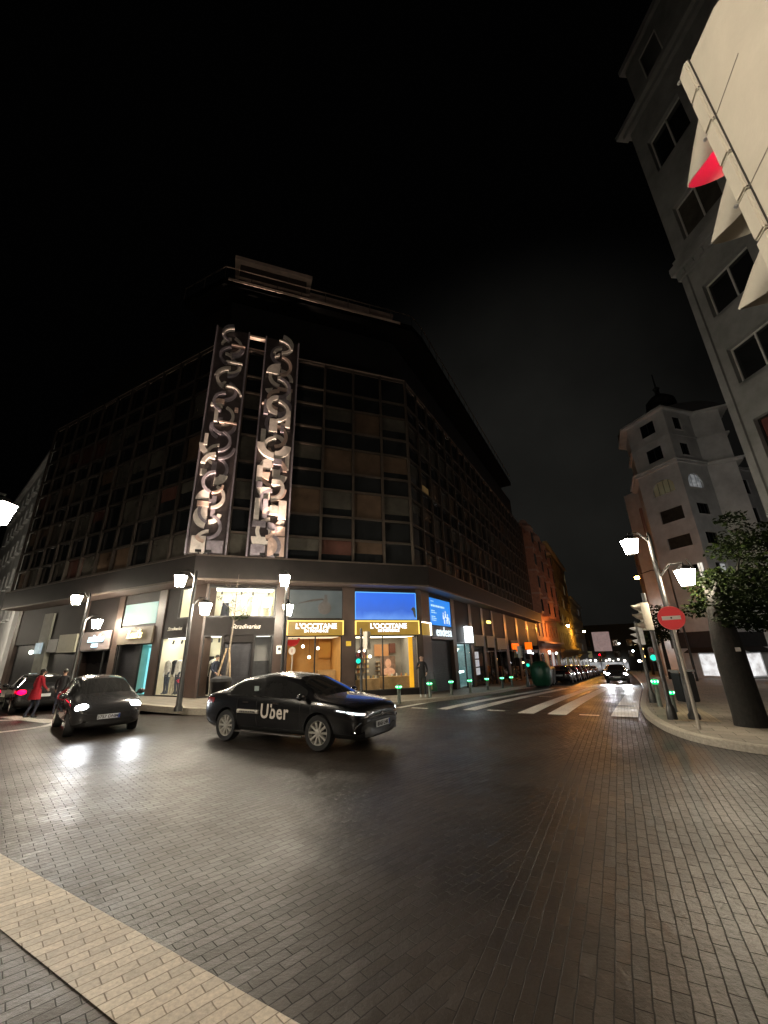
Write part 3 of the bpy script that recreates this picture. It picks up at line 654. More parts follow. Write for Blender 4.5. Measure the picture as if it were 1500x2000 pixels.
for i in range(5): goods(.6 + i * .25, -.75, .802, k); k += 1
def pendant(F, s, n_, z, zt, e, label):
    o = thing('pendant_lamp', at(F, s, n_, z), label, 'lamp', 'globe lamps in the gold-signed shop')
    mb = MB(F); mb.ball((s, n_, z), .075, 12, 8); mb.build('globe', EM('globe_glow', (1, .9, .68), e), o)
    mb = MB(F); mb.tube([(s, n_, z + .07), (s, n_, zt)], .008, 5); mb.build('cord', dark_m, o)
for i, (s, n_, z) in enumerate(((3.2, -1.2, 2.45), (2.5, -1.6, 2.05), (2.15, -1.8, 1.75), (2.75, -1.7, 1.98), (3.3, -2.0, 1.7))):
    pendant(FR, s, n_, z, 2.69, 9, 'glowing globe lamp hanging in the right gold-signed window, ' + ('nearest the pier', 'second from the pier', 'lowest on the right', 'in the middle', 'lowest by the pier')[i])
for i, (s, n_, z) in enumerate(((5.0, -1.2, 2.2), (5.35, -1.6, 1.8), (5.7, -1.4, 2.3))):
    pendant(FR, s, n_, z, 2.69, 6, 'glowing globe lamp hanging in the left gold-signed window, ' + ('right', 'middle and lowest', 'left')[i])
# signs
gold_m = P('gold_sign', (.42, .27, .07), .4, .15, 2, metal=.4)
def gold_sign(s0, s1, label, wide=True):
    o = thing('shop_sign', at(FR, (s0 + s1) / 2, 0, 2.75), label, 'sign')
    mb = MB(FR); mb.box(s0, s1, -.04, .10, 2.74, 3.40); mb.build('board', EM('gold_glow', (.62, .36, .05), .52, .35, 1.0), o)
    mb = MB(FR); mb.box(s0, s1, .02, .14, 3.36, 3.41); mb.box(s0 - .03, s0 + .02, .02, .14, 2.76, 3.41); mb.box(s1 - .02, s1 + .03, .02, .14, 2.76, 3.41); mb.build('led_edge', led_yellow, o)
    c = at(FR, (s0 + s1) / 2 - .02, .13, 3.14); text("L'OCCITANE", .33, c, FX, Z, sign_white, o, extrude=.015, offset=.008, spacing=1.02)
    c = at(FR, (s0 + s1) / 2 - .02, .13, 2.93); text("EN PROVENCE", .17, c, FX, Z, sign_white, o, extrude=.015, offset=.003)
gold_sign(4.08, 6.65, 'gold fascia sign with white letters and glowing yellow edge, left of the two')
gold_sign(.15, 3.44, 'gold fascia sign with white letters and glowing yellow edge, below the blue lightbox')
o = thing('corner_sign', at(RW, .2, .1, 2.75), 'small gold return sign with a white glowing edge on the right corner pier', 'sign')
mb = MB(RW); mb.box(.05, 1.0, .02, .1, 2.72, 3.32); mb.build('board', MATS['gold_glow'], o)
mb = MB(RW); mb.box(1.0, 1.12, .02, .14, 2.72, 3.34); mb.box(.05, 1.0, .02, .13, 3.32, 3.36); mb.build('led_edge', EM('pale_led', (1, .95, .75), 5), o)
# pictures above
o = thing('lightbox', at(FR, 1.8, 0, 3.47), 'glowing blue sky lightbox above the right gold sign', 'lightbox')
def sky_picture():
    m, nt, b = nmat('blue_sky_picture'); n = nt.nodes; l = nt.links
    tc = n.new('ShaderNodeTexCoord'); sp = n.new('ShaderNodeSeparateXYZ'); l.new(tc.outputs['Object'], sp.inputs[0])
    mr = n.new('ShaderNodeMapRange'); mr.inputs['From Min'].default_value = 0.0; mr.inputs['From Max'].default_value = 1.35; l.new(sp.outputs['Z'], mr.inputs['Value'])
    no = n.new('ShaderNodeTexNoise'); no.inputs['Scale'].default_value = 1.6; no.inputs['Detail'].default_value = 5; l.new(tc.outputs['Object'], no.inputs['Vector'])
    ad = n.new('ShaderNodeMath'); ad.operation = 'MULTIPLY_ADD'; ad.inputs[1].default_value = .5; l.new(no.outputs['Fac'], ad.inputs[0]); l.new(mr.outputs[0], ad.inputs[2])
    cr = n.new('ShaderNodeValToRGB'); e = cr.color_ramp.elements; e[0].position = .2; e[0].color = (.16, .40, 1, 1); e[1].position = 1.2; e[1].color = (.02, .16, .9, 1)
    x = e.new(.55); x.color = (.03, .14, .72, 1)
    l.new(ad.outputs[0], cr.inputs['Fac']); l.new(cr.outputs['Color'], b.inputs['Emission Color']); b.inputs['Emission Strength'].default_value = .82; b.inputs['Base Color'].default_value = (.02, .05, .2, 1)
    return m
mb = MB(FR); mb.box(.2, 3.44, -.06, -.02, 3.47, 4.81); mb.build('picture', sky_picture(), o)
mb = MB(FR); mb.box(.2, 3.44, -.02, .0, 4.77, 4.81); mb.box(.19, .22, -.02, 0, 3.47, 4.77); mb.box(3.42, 3.45, -.02, 0, 3.47, 4.77); mb.build('led_edge', EM('blue_led', (.12, .45, 1), 1.3), o)
mb = MB(FR); mb.add([(.2, -.015, 3.55), (.2, -.015, 4.0), (.35, -.015, 4.1), (.5, -.015, 3.98), (.38, -.015, 3.9), (.3, -.015, 3.6)], [(0, 1, 2, 3, 4, 5)]); mb.build('picture_plant', P('picture_plant', (.12, .14, .12), .8), o)
o = thing('picture_panel', at(FR, 5.4, 0, 3.53), 'grey picture of a bottle, given a faint glow of its own, above the left gold sign', 'poster')
mb = MB(FR); mb.box(4.1, 6.62, -.06, -.02, 3.53, 4.82); mb.build('picture', EM('grey_picture_glow', (.13, .155, .155), .5, .45, .8), o)  # emission stands in for lamplight falling on the panel
mb = MB(FR); mb.ball((4.95, -.015, 4.0), (.32, .012, .3), 24, 10); mb.box(4.82, 5.05, -.02, -.005, 4.25, 4.42); mb.box(4.84, 4.98, -.02, -.005, 4.42, 4.62)
mb.tube([(5.05, -.012, 4.42), (5.6, -.012, 4.33), (6.2, -.012, 4.2)], [.05, .055, .02], 6); mb.build('bottle_picture', P('picture_bottle', (.06, .055, .055), .6), o)
# script wordmarks on the dark fascia of the dress shop
def script_sign(F, s, n_, z, X, size, label, fy=1):
    o = thing('shop_sign', at(F, s, n_, z - .15), label, 'sign')
    text('Stradivarius', size, at(F, s, n_ + .03, z), X, Z, P('pale_letter', (.75, .7, .62), .5), o, extrude=.012, shear=.35, xs=.95)
    mb = MB(F); mb.box(s - size * 2.6, s + size * 2.6, n_, n_ + .012, z - size * .7, z + size * .7); mb.build('board', band_m, o)
script_sign(FR, 8.45, -.025, 3.15, FX, .27, 'small pale script sign on the dark fascia over the roller shutter')
script_sign(LW, 1.9, -.025, 3.15, LX, .22, 'small grey script sign over the left clothes window')
# left wing signs
o = thing('lightbox', at(LW, 4.7, 0, 3.5), 'plain pale turquoise lightbox above the beige script sign', 'lightbox')
mb = MB(LW); mb.box(3.42, 6.04, -.06, .0, 3.5, 4.5); mb.build('panel', EM('turquoise_panel', (.36, .68, .62), .62, .08, .6), o)
o = thing('shop_sign', at(LW, 4.8, 0, 2.6), 'beige fascia sign with glowing cream script letters', 'sign')
mb = MB(LW); mb.box(3.42, 6.2, -.07, .06, 2.6, 3.38); mb.build('board', P('beige_board', (.15, .12, .085), .6, .15, 2), o)
text("Levi's", .52, at(LW, 4.75, .12, 3.02), LX, Z, EM('cream_letter', (1, .85, .45), 2.4), o, extrude=.03, shear=.3, offset=.012)
o = thing('shop_sign', at(LW, 8.2, 0, 2.42), 'grey pink fascia sign with glowing ice blue lettering', 'sign')
mb = MB(LW); mb.box(6.78, 9.55, -.07, .06, 2.42, 3.32); mb.build('board', P('pinkgrey_board', (.16, .13, .125), .6, .12, 2), o)
text('misako', .50, at(LW, 8.05, .12, 2.96), LX, Z, EM('ice_letter', (.6, .85, .95), 2.4), o, extrude=.03, shear=.3, offset=.012)
text('KIDS', .24, at(LW, 8.05, .12, 2.62), LX, Z, MATS['ice_letter'], o, extrude=.03, offset=.008)
o = thing('shop_sign', at(LW, 11.0, 0, 2.4), 'blank cream fascia sign left of the grey pink one', 'sign')
mb = MB(LW); mb.box(10.05, 11.9, -.05, .08, 2.35, 3.3); mb.build('board', P('cream_board', (.22, .21, .16), .6, .1), o)
o = thing('shop_sign', at(LW, 12.5, 0, 2.4), 'blank grey fascia sign beside the pale stone pier', 'sign')
mb = MB(LW); mb.box(12.05, 13.1, -.05, .06, 2.4, 3.1); mb.build('board', P('grey_board', (.22, .22, .22), .6, .1), o)
o = thing('shop_sign', at(LW, 14.6, .1, 2.2), 'small glowing pale blue sign on the stone pier far left', 'sign')
mb = MB(LW); mb.box(13.6, 14.3, .08, .16, 2.35, 2.95); mb.build('board', EM('pale_blue_board', (.5, .68, .85), .5, .4, 6), o)
mb = MB(LW); mb.ball((14.5, .2, 2.45), (.14, .1, .12), 12, 8); mb.build('lamp', EM('pale_lamp', (.9, 1, .85), 6), o)
glass(LW, 6.75, 9.58, .36, 2.4, dark_glass, bars=(7.4,)); fb(LW, [(6.75, 9.58, -.6, -.5, .36, 2.4)], 'back_panel', P('dull_panel', (.06, .055, .055), .4))
room(LW, 3.42, 4.3, .34, 2.55, 1.2, teal_w, cl_teal); glass(LW, 3.4, 4.32, .34, 2.6); glass(LW, 6.0, 6.2, .34, 2.58, dark_glass)
mb = MB(LW); mb.box(4.12, 4.2, -.5, -.4, .4, 2.4); mb.build('led_column', EM('teal_led', (.3, .85, .9), 1.2), off)
o = thing('display_board', at(LW, 3.8, -.6, 2.0), 'green display board in the narrow turquoise window', 'board'); mb = MB(LW); mb.box(3.5, 3.95, -.62, -.58, 2.0, 2.4); mb.build('panel', EM('green_panel', (.03, .35, .16), .5), o)
for i in range(3):
    mb = MB(LW); mb.box(3.5, 4.0, -.9, -.5, .5 + .45 * i, .52 + .45 * i)
    for j in range(3): mb.box(3.55 + .15 * j, 3.66 + .15 * j, -.8, -.6, .52 + .45 * i, .62 + .45 * i + .08 * ((i + j) % 2))
    q = mb.build('display_shelf', P('folded_jeans', (.06, .10, .16), .8), off)
# right wing: blue lightbox, white letters, white box sign, lit window
o = thing('lightbox', at(RW, 3, 0, 3.3), 'bright blue advertising lightbox with white lines on the right wing', 'lightbox')
mb = MB(RW); mb.box(1.37, 4.58, -.06, .0, 3.3, 4.75); mb.build('panel', EM('azure_panel', (.005, .26, .92), .95, .12, .8), o)
mb = MB(RW); pale = EM('pale_blue_print', (.55, .85, 1), 1.0)
for (a, b, z, h) in ((1.55, 2.0, 4.55, .05), (1.55, 3.6, 4.28, .11), (1.55, 2.1, 4.03, .06), (1.55, 2.3, 3.93, .05), (1.55, 2.1, 3.72, .05), (1.55, 2.3, 3.62, .05), (1.55, 2.2, 3.52, .05)):
    x = a
    while x < b:
        w_ = random.uniform(.08, .3); mb.box(x, min(b, x + w_), .001, .004, z, z + h); x += w_ + .05
mb.build('print', pale, o)
mb = MB(RW)
for i, (s, z) in enumerate(((3.35, 3.85), (3.7, 3.95), (4.05, 3.8), (3.5, 3.6), (3.9, 3.62), (4.25, 3.6))):
    mb.ball((s, .004, z + .14), (.07, .003, .08), 10, 6); mb.box(s - .09, s + .09, .001, .006, z - .18, z + .05)
mb.build('figures_print', EM('white_print', (.8, .92, 1), 1.0), o)
o = thing('shop_sign', at(RW, 3.2, 0, 2.55), 'glowing white lowercase letters on a dark fascia below the azure lightbox', 'sign')
mb = MB(RW); mb.box(1.4, 4.7, -.06, .0, 2.55, 3.26); mb.build('board', P('navy_board', (.015, .018, .035), .35), o)
text('endesa', .74, at(RW, 3.2, .05, 2.94), RX, Z, EM('ice_white_letter', (.85, .95, 1), 1.15), o, extrude=.02, offset=.004, xs=1.12, spacing=1.06)
o = thing('shop_sign', at(RW, 7.4, .1, 2.4), 'square glowing white box sign standing out from the right wing', 'sign')
mb = MB(RW); mb.box(6.9, 8.1, .03, .22, 2.42, 3.42); mb.build('lightbox', EM('white_box', (.9, .97, 1), 5), o)
room(RW, 5.6, 8.1, -.15, 2.3, 1.6, P('mint_wall', (.4, .55, .55), .7), cl_cool); glass(RW, 5.38, 8.18, -.3, 2.42, bars=(7.0,))
mb = MB(RW); mb.tube([(5.75, -.25, -.1), (5.62, -.25, 1.5), (6.1, -.25, 2.0)], .035, 6); mb.box(5.7, 6.9, -.3, -.22, .62, .74); mb.build('neon_strip', EM('neon_strip', (.8, 1, 1), 7), off)
room(RW, 8.9, 11.1, -.3, 2.1, 1.0, grey_w, EM('weak_light', (1, .95, .85), .3)); glass(RW, 8.85, 11.15, -.3, 2.25, dark_glass)
for i in range(3):
    o = thing('window_poster', at(RW, 9.4, -.05, .4 + i * .55), ('lowest', 'middle', 'top')[i] + ' of three white posters in the dark window of the right wing', 'poster')
    mb = MB(RW); mb.box(9.0, 9.85, -.06, -.045, .35 + i * .52, .79 + i * .52); mb.build('sheet', EM('lit_paper', (.85, .9, 1), .5, .3, 6), o)
tan_m = P('tan_board', (.34, .25, .15), .6, .15)
for i, (a, b, z0, z1) in enumerate(((9.0, 11.1, 2.2, 2.95), (12.0, 14.1, 2.1, 2.95), (15.0, 18.2, 1.95, 2.85))):
    o = thing('shop_sign', at(RW, (a + b) / 2, 0, z0), ('nearest', 'middle', 'farthest')[i] + ' of the three blank tan boards along the right wing', 'sign')
    mb = MB(RW); mb.box(a, b, -.04, .08, z0, z1); mb.build('board', tan_m, o)
for a, b in bays[3:]:
    mbw = MB(RW); glass(RW, a + .03, b - .03, -.8, 1.85, dark_glass, bars=((a + b) / 2,)); fb(RW, [(a, b, -1.0, -.9, -1.6, 2.3)], 'back_panel', P('dim_interior', (.10, .09, .085), .6, .5, 1.2))
orange_l = EM('orange_letter', (1, .15, .005), 1.3)
o = thing('shop_sign', at(RW, 21.5, .1, 1.9), 'glowing orange lettered sign along the right wing', 'sign')
mb = MB(RW); mb.box(20.0, 23.3, -.02, .05, 1.75, 2.75); mb.build('board', black_m, o)
text('orange', 1.05, at(RW, 21.7, .1, 2.28), RX, Z, orange_l, o, extrude=.04, offset=.03)
o = thing('shop_sign', at(RW, 26.6, .2, 1.5), 'small orange and white projecting sign past the orange letters', 'sign')
mb = MB(RW); mb.box(26.4, 26.5, .1, .8, 1.9, 2.6); mb.build('panel', orange_l, o); mb = MB(RW); mb.box(26.4, 26.5, .25, .65, 1.5, 1.85); mb.build('tail', sign_white, o)
o = thing('wall_lamp', at(RW, 12.3, .2, 3.9), 'small yellow twin wall lamp above the tan boards', 'lamp')
mb = MB(RW); mb.ball((12.1, .25, 3.95), .11, 10, 8); mb.ball((12.6, .25, 3.95), .11, 10, 8); mb.build('globe', EM('wall_glow', (1, .72, .15), 4), o)
mb = MB(RW); mb.tube([(12.35, 0, 3.8), (12.35, .2, 3.8), (12.1, .25, 3.85)], .02, 5); mb.tube([(12.35, .2, 3.8), (12.6, .25, 3.85)], .02, 5); mb.build('bracket', dark_m, o)
# small things on the piers
o = thing('notice_plate', at(FR, 7.0, .02, 2.0), 'small white notice plate on the pier right of the dress shop', 'sign'); mb = MB(FR); mb.box(6.85, 7.08, .01, .03, 1.98, 2.32); mb.build('plate', P('white_plate', (.75, .75, .7), .5), o); mb = MB(FR); mb.ball((6.96, .03, 2.18), (.07, .006, .07), 12, 6); mb.build('emblem', black_m, o)
o = thing('notice_plate', at(FR, 3.78, .02, 1.9), 'small yellow plate on the pier between the gold-signed windows', 'sign'); mb = MB(FR); mb.box(3.66, 3.9, .01, .04, 2.25, 2.47); mb.build('plate', P('yellow_plate', (.65, .45, .05), .5), o)
# ------------------------------------------------------------------ spotlights in the clothes windows
def spot(F, s, n_, z, label):
    o = thing('track_spotlight', at(F, s, n_, z), label, 'spotlight', 'spotlights in the clothes windows')
    mb = MB(F); mb.tube([(s, n_, z), (s, n_, z - .1)], .012, 5); mb.tube([(s, n_, z - .1), (s, n_ + .04, z - .24)], .04, 8); mb.build('can', black_m, o)
for i, s in enumerate((7.55, 8.25, 8.75, 9.6)): spot(FR, s, -.5, 4.84, ('right', 'third', 'second', 'left')[i] + ' ceiling spotlight in the upper clothes window')
for i, s in enumerate((1.25, 1.8, 2.4)): spot(LW, s, -.4, 2.76, ('right', 'middle', 'left')[i] + ' ceiling spotlight in the tall left clothes window')
for i, s in enumerate((9.5, 9.8)): spot(FR, s, -.4, 2.76, ('right', 'left')[i] + ' ceiling spotlight beside the roller shutter')
# ------------------------------------------------------------------ street lamps
post_m = P('lamp_post', (.05, .05, .05), .35, .25, 6, metal=.5)
lan_m = EM('lantern_glass', (1, .88, .69), 300)
lan_o = EM('lantern_dim', (1, .96, .9), 300)
def lantern(root, c, gm):
    l_ = thing('lantern', Vector(c) - world_loc(root), None, None); l_.parent = root
    mb = MB(); z = c[2]
    for k in (0,): mb.hull2([(c[0] + a * .105, c[1] + b * .105, z - .2) for a, b in ((-1, -1), (1, -1), (1, 1), (-1, 1))], [(c[0] + a * .165, c[1] + b * .165, z + .2) for a, b in ((-1, -1), (1, -1), (1, 1), (-1, 1))])
    mb.build('lamp_glass', gm, l_)
    mb = MB()
    for a, b in ((-1, -1), (1, -1), (1, 1), (-1, 1)): mb.tube([(c[0] + a * .107, c[1] + b * .107, z - .2), (c[0] + a * .168, c[1] + b * .168, z + .2)], .006, 4)
    mb.hull2([(c[0] + a * .19, c[1] + b * .19, z + .2) for a, b in ((-1, -1), (1, -1), (1, 1), (-1, 1))], [(c[0] + a * .06, c[1] + b * .06, z + .33) for a, b in ((-1, -1), (1, -1), (1, 1), (-1, 1))])
    mb.box(c[0] - .06, c[0] + .06, c[1] - .06, c[1] + .06, z - .235, z - .203); mb.build('frame', dark_m, l_)
def street_lamp(x, y, hd, label, up_l=.55, lo_l=.5, gm=lan_m, h=4.65, h2=3.6, hd2=None):
    z = pav(x, y) - .02; o = thing('street_lamp', (x, y, z), label, 'street lamp', 'two-headed street lamps')
    mb = MB(); mb.lathe([(.14, 0), (.14, .12), (.1, .18), (.085, 1.0), (.07, 1.1), (.062, h + .1 - z), (.05, h + .35 - z), (.02, h + .42 - z)], 12, (x, y, z)); mb.build('pole', post_m, o, smooth=True)
    d = az(hd)
    for (L, zz, sg) in ((up_l, h, 1), (lo_l, h2, -1)):
        if sg < 0 and hd2 is not None: d = -az(hd2)
        e = Vector((x, y, 0)) + (d * L * sg).to_3d()
        mb = MB(); mb.tube([(x, y, zz + .1), (x + d.x * L * .5 * sg, y + d.y * L * .5 * sg, zz + .42), (e.x, e.y, zz + .40), (e.x, e.y, zz + .3)], .028, 6); mb.build('arm', post_m, o)
        lantern(o, (e.x, e.y, zz), gm)
    return o
street_lamp(-7.24, 15.15, -93, 'two-headed street lamp on the pavement before the dress shop corner')
street_lamp(-3.95, 15.98, 182, 'two-headed street lamp standing behind the black saloon car', .34, .36)
lan_r = EM('lantern_glass_right', (1, .86, .64), 200)
street_lamp(-14.6, 19.85, 205, 'two-headed street lamp near the grey pink fascia sign', .55, .6)
street_lamp(7.77, 11.43, -85, 'two-headed street lamp by the right-hand no-entry sign', .57, .7, gm=lan_r, hd2=155)
street_lamp(-7.9, 7.0, 45, 'two-headed street lamp at the left edge of the photo', .5, .5)
street_lamp(33.0, 48.5, -62, 'two-headed street lamp beside the white turreted building', gm=lan_o)
street_lamp(27.5, 22.5, -80, 'unseen two-headed street lamp added to light the front of the turreted building', gm=lan_o)  # out of view, added to brighten the turret front and its shops
street_lamp(-28.5, 25.0, -60, 'unseen two-headed street lamp added to light the far left grey block')  # added beyond the left edge so that the pale block gets light
lan_assumed = EM('lantern_assumed', (1, .86, .68), 350)
street_lamp(-3.2, -2.2, 100, 'unseen two-headed street lamp assumed on the near pavement behind the viewpoint', .5, .5, gm=lan_assumed)  # assumed lamp, out of view; lights the cream band and the near signal housing
# sodium lamps hung over the far street
sod = EM('sodium_glow', (1, .34, .06), 1500); sod2 = EM('sodium_yellow', (1, .52, .08), 1500)
def wall_lantern(p, wp, gm, label):
    o = thing('bracket_lamp', wp, label, 'street lamp'); p = Vector(p); wp = Vector(wp)
    mb = MB(); mb.tube([wp, wp.lerp(p, .5) + Vector((0, 0, .35)), p + Vector((0, 0, .2))], .04, 6); mb.build('bracket', post_m, o)
    mb = MB(); mb.ball(p, (.2, .2, .16), 12, 8); mb.build('lamp_glass', gm, o)
    mb = MB(); mb.lathe([(.24, .1), (.16, .26), (.05, .3)], 12, p); mb.build('cap', dark_m, o)
# bollards with green lights
grn = EM('green_glow', (.0, .8, .17), 1.6); grn_s = EM('green_spot', (.25, 1, .5), 6)
bol_m = P('bollard_paint', (.10, .115, .10), .4, .25, 8, metal=.4)
def bollard(x, y, h=.62, label=None, first=[None]):
    z = pav(x, y) - .01
    if first[0] is None:
        o = thing('bollard', (0, 0, 0), 'x', 'bollard', 'green-lit bollards along the kerb')
        mb = MB(); mb.lathe([(.085, 0), (.085, .03), (.07, .05), (.068, .46), (.078, .47), (.078, .485)], 14); mb.build('post', bol_m, o, smooth=True)
        mb = MB(); mb.lathe([(.086, .485), (.09, .52), (.09, .57), (.08, .585)], 14); mb.build('light_band', grn, o)
        mb = MB(); mb.lathe([(.08, .585), (.075, .61), (.03, .635)], 14); mb.build('cap', bol_m, o, smooth=True)
        mb = MB()
        for a in range(0, 360, 60): mb.ball((.092 * math.cos(R(a)), .092 * math.sin(R(a)), .545), .026, 8, 6)
        mb.build('led', grn_s, o); first[0] = o
    else: o = copy_tree(first[0])
    o.location = (x, y, z); o.scale = (1, 1, h / .62); o['label'] = label
BL_ = [(.39, 16.75), (1.77, 18.85), (2.95, 20.55), (4.12, 22.05), (5.6, 24.7), (6.93, 26.5), (8.05, 28.4)]
od = ('first', 'second', 'third', 'fourth', 'fifth', 'sixth', 'last')
for i, (x, y) in enumerate(BL_):
    p = V2((x, y)) - R0; s = p.dot(DS); x2, y2 = x, y
    bollard(x2, y2, .66, od[i] + ' green-lit bollard along the far kerb, counted from the black car')
bollard(8.72, 14.3, .86, 'tall green-lit bollard on the right pavement behind the lamp post')
bollard(8.25, 12.9, .6, 'lower green-lit bollard right beside the leaning traffic pole')
# no-entry signs
red_p = EM('sign_red_glow', (.75, .025, .025), .42); white_p = P('sign_white', (.80, .76, .70), .45, .05, 2)  # slight emission in the red imitates lamplight thrown back by the sign
def no_entry(x, y, zc, r, label, small=False):
    z = pav(x, y) - .01; d = (-Vector((x, y))).normalized() if not small else Vector((-.1, -1)).normalized()
    o = thing('no_entry_sign', (x, y, z), label, 'road sign')
    F = frame(Vector((x, y)), Vector((d.y, -d.x)), d)
    mb = MB(); mb.tube([(x, y, z), (x, y, zc + r * .6)], .035, 10); mb.build('post', P('sign_post_paint', (.50, .46, .40), .45, .15, 6), o)
    def disc(n0, n1, rr, mat, nm, zc=zc):
        mb = MB(F); k = 40; mb.hull2([(rr * math.cos(2 * math.pi * i / k), n0, zc + rr * math.sin(2 * math.pi * i / k)) for i in range(k)], [(rr * math.cos(2 * math.pi * i / k), n1, zc + rr * math.sin(2 * math.pi * i / k)) for i in range(k)]); return mb.build(nm, mat, o)
    disc(.04, .055, r, P('sign_rim', (.66, .10, .08), .4), 'rim'); disc(.055, .06, r * .94, red_p, 'disc')
    mb = MB(F); mb.box(-r * .68, r * .68, .058, .066, zc - r * .16, zc + r * .16); mb.build('white_bar', white_p, o)
    mb = MB(F); mb.ball((0, .066, zc), (.02, .004, .02), 8, 6); mb.build('bolt', dark_m, o)
    if small:
        disc(.05, .06, r * .48, white_p, 'small_disc', zc - r * 1.55); mb = MB(F); mb.box(-.015, .015, .062, .068, zc - r * 1.75, zc - r * 1.35); mb.build('small_mark', red_p, o)
no_entry(6.91, 10.09, 2.52, .28, 'red no-entry sign with pale bar on a pale post, right pavement')
no_entry(-4.5, 20.0, 2.66, .36, 'red no-entry sign with small white disc below, behind the black car', True)
# ------------------------------------------------------------------ traffic lights
tl_c = P('signal_cream', (.50, .465, .39), .5, .10, 4, bump=.05, bscale=90)
tl_k = P('signal_dark', (.03, .03, .03), .45)
def lens(F, x, z, n_, r, mat, parent, name='lens'):
    mb = MB(F); k = 20
    mb.hull2([(x + r * math.cos(2 * math.pi * i / k), n_ - .02, z + r * math.sin(2 * math.pi * i / k)) for i in range(k)], [(x + r * .8 * math.cos(2 * math.pi * i / k), n_ + .02, z + r * .8 * math.sin(2 * math.pi * i / k)) for i in range(k)])
    return mb.build(name, mat, parent)
def visor(F, x, z, n_, r, L, mat, parent, droop=.16, tp_=None):
    """open tunnel visor: full length on top, cut back towards the bottom, open underneath"""
    mb = MB(F); k = 22; t = .006; tp = tp_ or .9; up_ = .95 - tp if tp_ is None else (.9 - tp) * .6
    for i in range(k):
        for j in range(1): pass
    rows_ = []
    for i in range(k + 1):
        a = R(-62 + 304 * i / k); c, s_ = math.cos(a), math.sin(a)
        f = max(0.0, (s_ + .883) / 1.883); ln = L * (.03 + .97 * f ** (.36 if tp_ else .62)); dz = -droop * L * f
        rows_.append([(x + r * c, n_, z + r * s_), (x + r * .84 * c, n_ + ln * .5, z + r * .84 * s_ + r * up_ * .4 + dz * .4), (x + r * tp * c, n_ + ln, z + r * tp * s_ + r * up_ + dz),
                      (x + (r * tp - t) * c, n_ + ln, z + (r * tp - t) * s_ + r * up_ + dz), (x + (r * .84 - t) * c, n_ + ln * .5, z + (r * .84 - t) * s_ + r * up_ * .4 + dz * .4), (x + (r - t) * c, n_, z + (r - t) * s_)])
    vs = [q for r_ in rows_ for q in r_]
    fs = [(i * 6 + j, i * 6 + (j + 1) % 6, (i + 1) * 6 + (j + 1) % 6, (i + 1) * 6 + j) for i in range(k) for j in range(6)]
    fs += [tuple(range(6)), tuple(k * 6 + j for j in range(6))]
    mb.add(vs, fs); return mb.build('visor', mat, parent, smooth=True, auto=35)
def signal_head(root, F, x, z0, cols, S=.31, W=.34, D=.22, L=.30, body=None, big=False, droop=.16, top=0.0):
    """three stacked sections; F: s across, n towards the road user"""
    body = body or tl_c; H_ = S * len(cols)
    mb = MB(F)
    prof = [(-W / 2, 0), (W / 2, 0), (W / 2, -D * .55), (W * .32, -D), (-W * .32, -D), (-W / 2, -D * .55)]
    mb.hull2([(x + a, b, z0) for a, b in prof], [(x + a, b, z0 + H_ + top + (b * .42 if big else 0)) for a, b in prof])
    h = mb.build('housing', body, root, bevel=.02 if big else .01, smooth=True)
    mb = MB(F)
    for i in range(len(cols) * 2):
        a = z0 + i * S / 2; mb.box(x - W / 2 - .012, x - W / 2 + .02, -.015, .045, a + .004, a + S / 2 - .004)
        mb.box(x + W / 2 - .02, x + W / 2 + .012, -.015, .045, a + .004, a + S / 2 - .004)
    mb.box(x - W / 2 + .02, x + W / 2 - .02, -.01, .03, z0 + .004, z0 + H_ - .004)
    mb.build('door_frame', body, root, bevel=.006 if big else .003, smooth=True)
    for i, c in enumerate(cols):
        zc = z0 + H_ - S * (i + .5); lens(F, x, zc, .04, S * .36, c, root); visor(F, x, zc, .028, S * (.385 if big else .45), L, body, root, droop, .62 if big else None)
    if big:
        mb = MB(F)
        for i in range(4): mb.ball((x - W / 2 - .012, .05, z0 + H_ * (i + .02) / 3.06), .008, 8, 6)
        mb.build('hinge_pin', steel_m, root)
        for i in range(1, len(cols)):
            mb = MB(F); mb.box(x - W / 2 - .0015, x - W / 2 + .01, -D * .54, -.016, z0 + S * i - .002, z0 + S * i + .002); mb.build('section_seam', P('signal_seam', (.2, .18, .15), .6), root)
        mb = MB(F); mb.box(x - W / 2 - .001, x - W / 2 + .01, -.024, -.016, z0, z0 + H_ - .01); mb.build('door_gap', dark_m, root)
    return h
red_e = EM('signal_red', (1, .0, .012), 7); red_off = P('lens_red_off', (.08, .005, .005), .2); amb_off = P('lens_amber_off', (.09, .04, .0), .2); grn_off = P('lens_green_off', (.0, .05, .03), .2)
grn_e = EM('signal_green', (.0, .62, .42), 1.7)
red_n = EM('signal_red_near', (1, .0, .07), 26)
# near signal, top right of the view: faces up the street, so we see its side and back
nd = az(18)
bx = Vector((1.6 * math.sin(R(53.9)), 1.6 * math.cos(R(53.9))))
FN = frame(bx, Vector((nd.y, -nd.x)), nd)
o = thing('traffic_light', (*(at(FN, .62, -.15, 0).xy), 0.0), 'big cream traffic light close by with its red lamp lit, cut by the right edge', 'traffic light')
px_, py_ = at(FN, .62, -.15, 0).xy
mb = MB(); mb.lathe([(.14, 0), (.13, .3), (.07, .5), (.06, 4.4)], 14, (px_, py_, 0)); mb.build('pole', P('signal_pole', (.10, .10, .09), .5), o)
mb = MB(FN)
for z in (3.3, 4.0): mb.tube([(.3, -.12, z), (.62, -.15, z)], .025, 8)
mb.build('bracket', dark_m, o)
signal_head(o, FN, .17, 2.97, (red_n, amb_off, grn_off), S=.385, W=.36, D=.36, L=.44, big=True, droop=.08, top=.0)
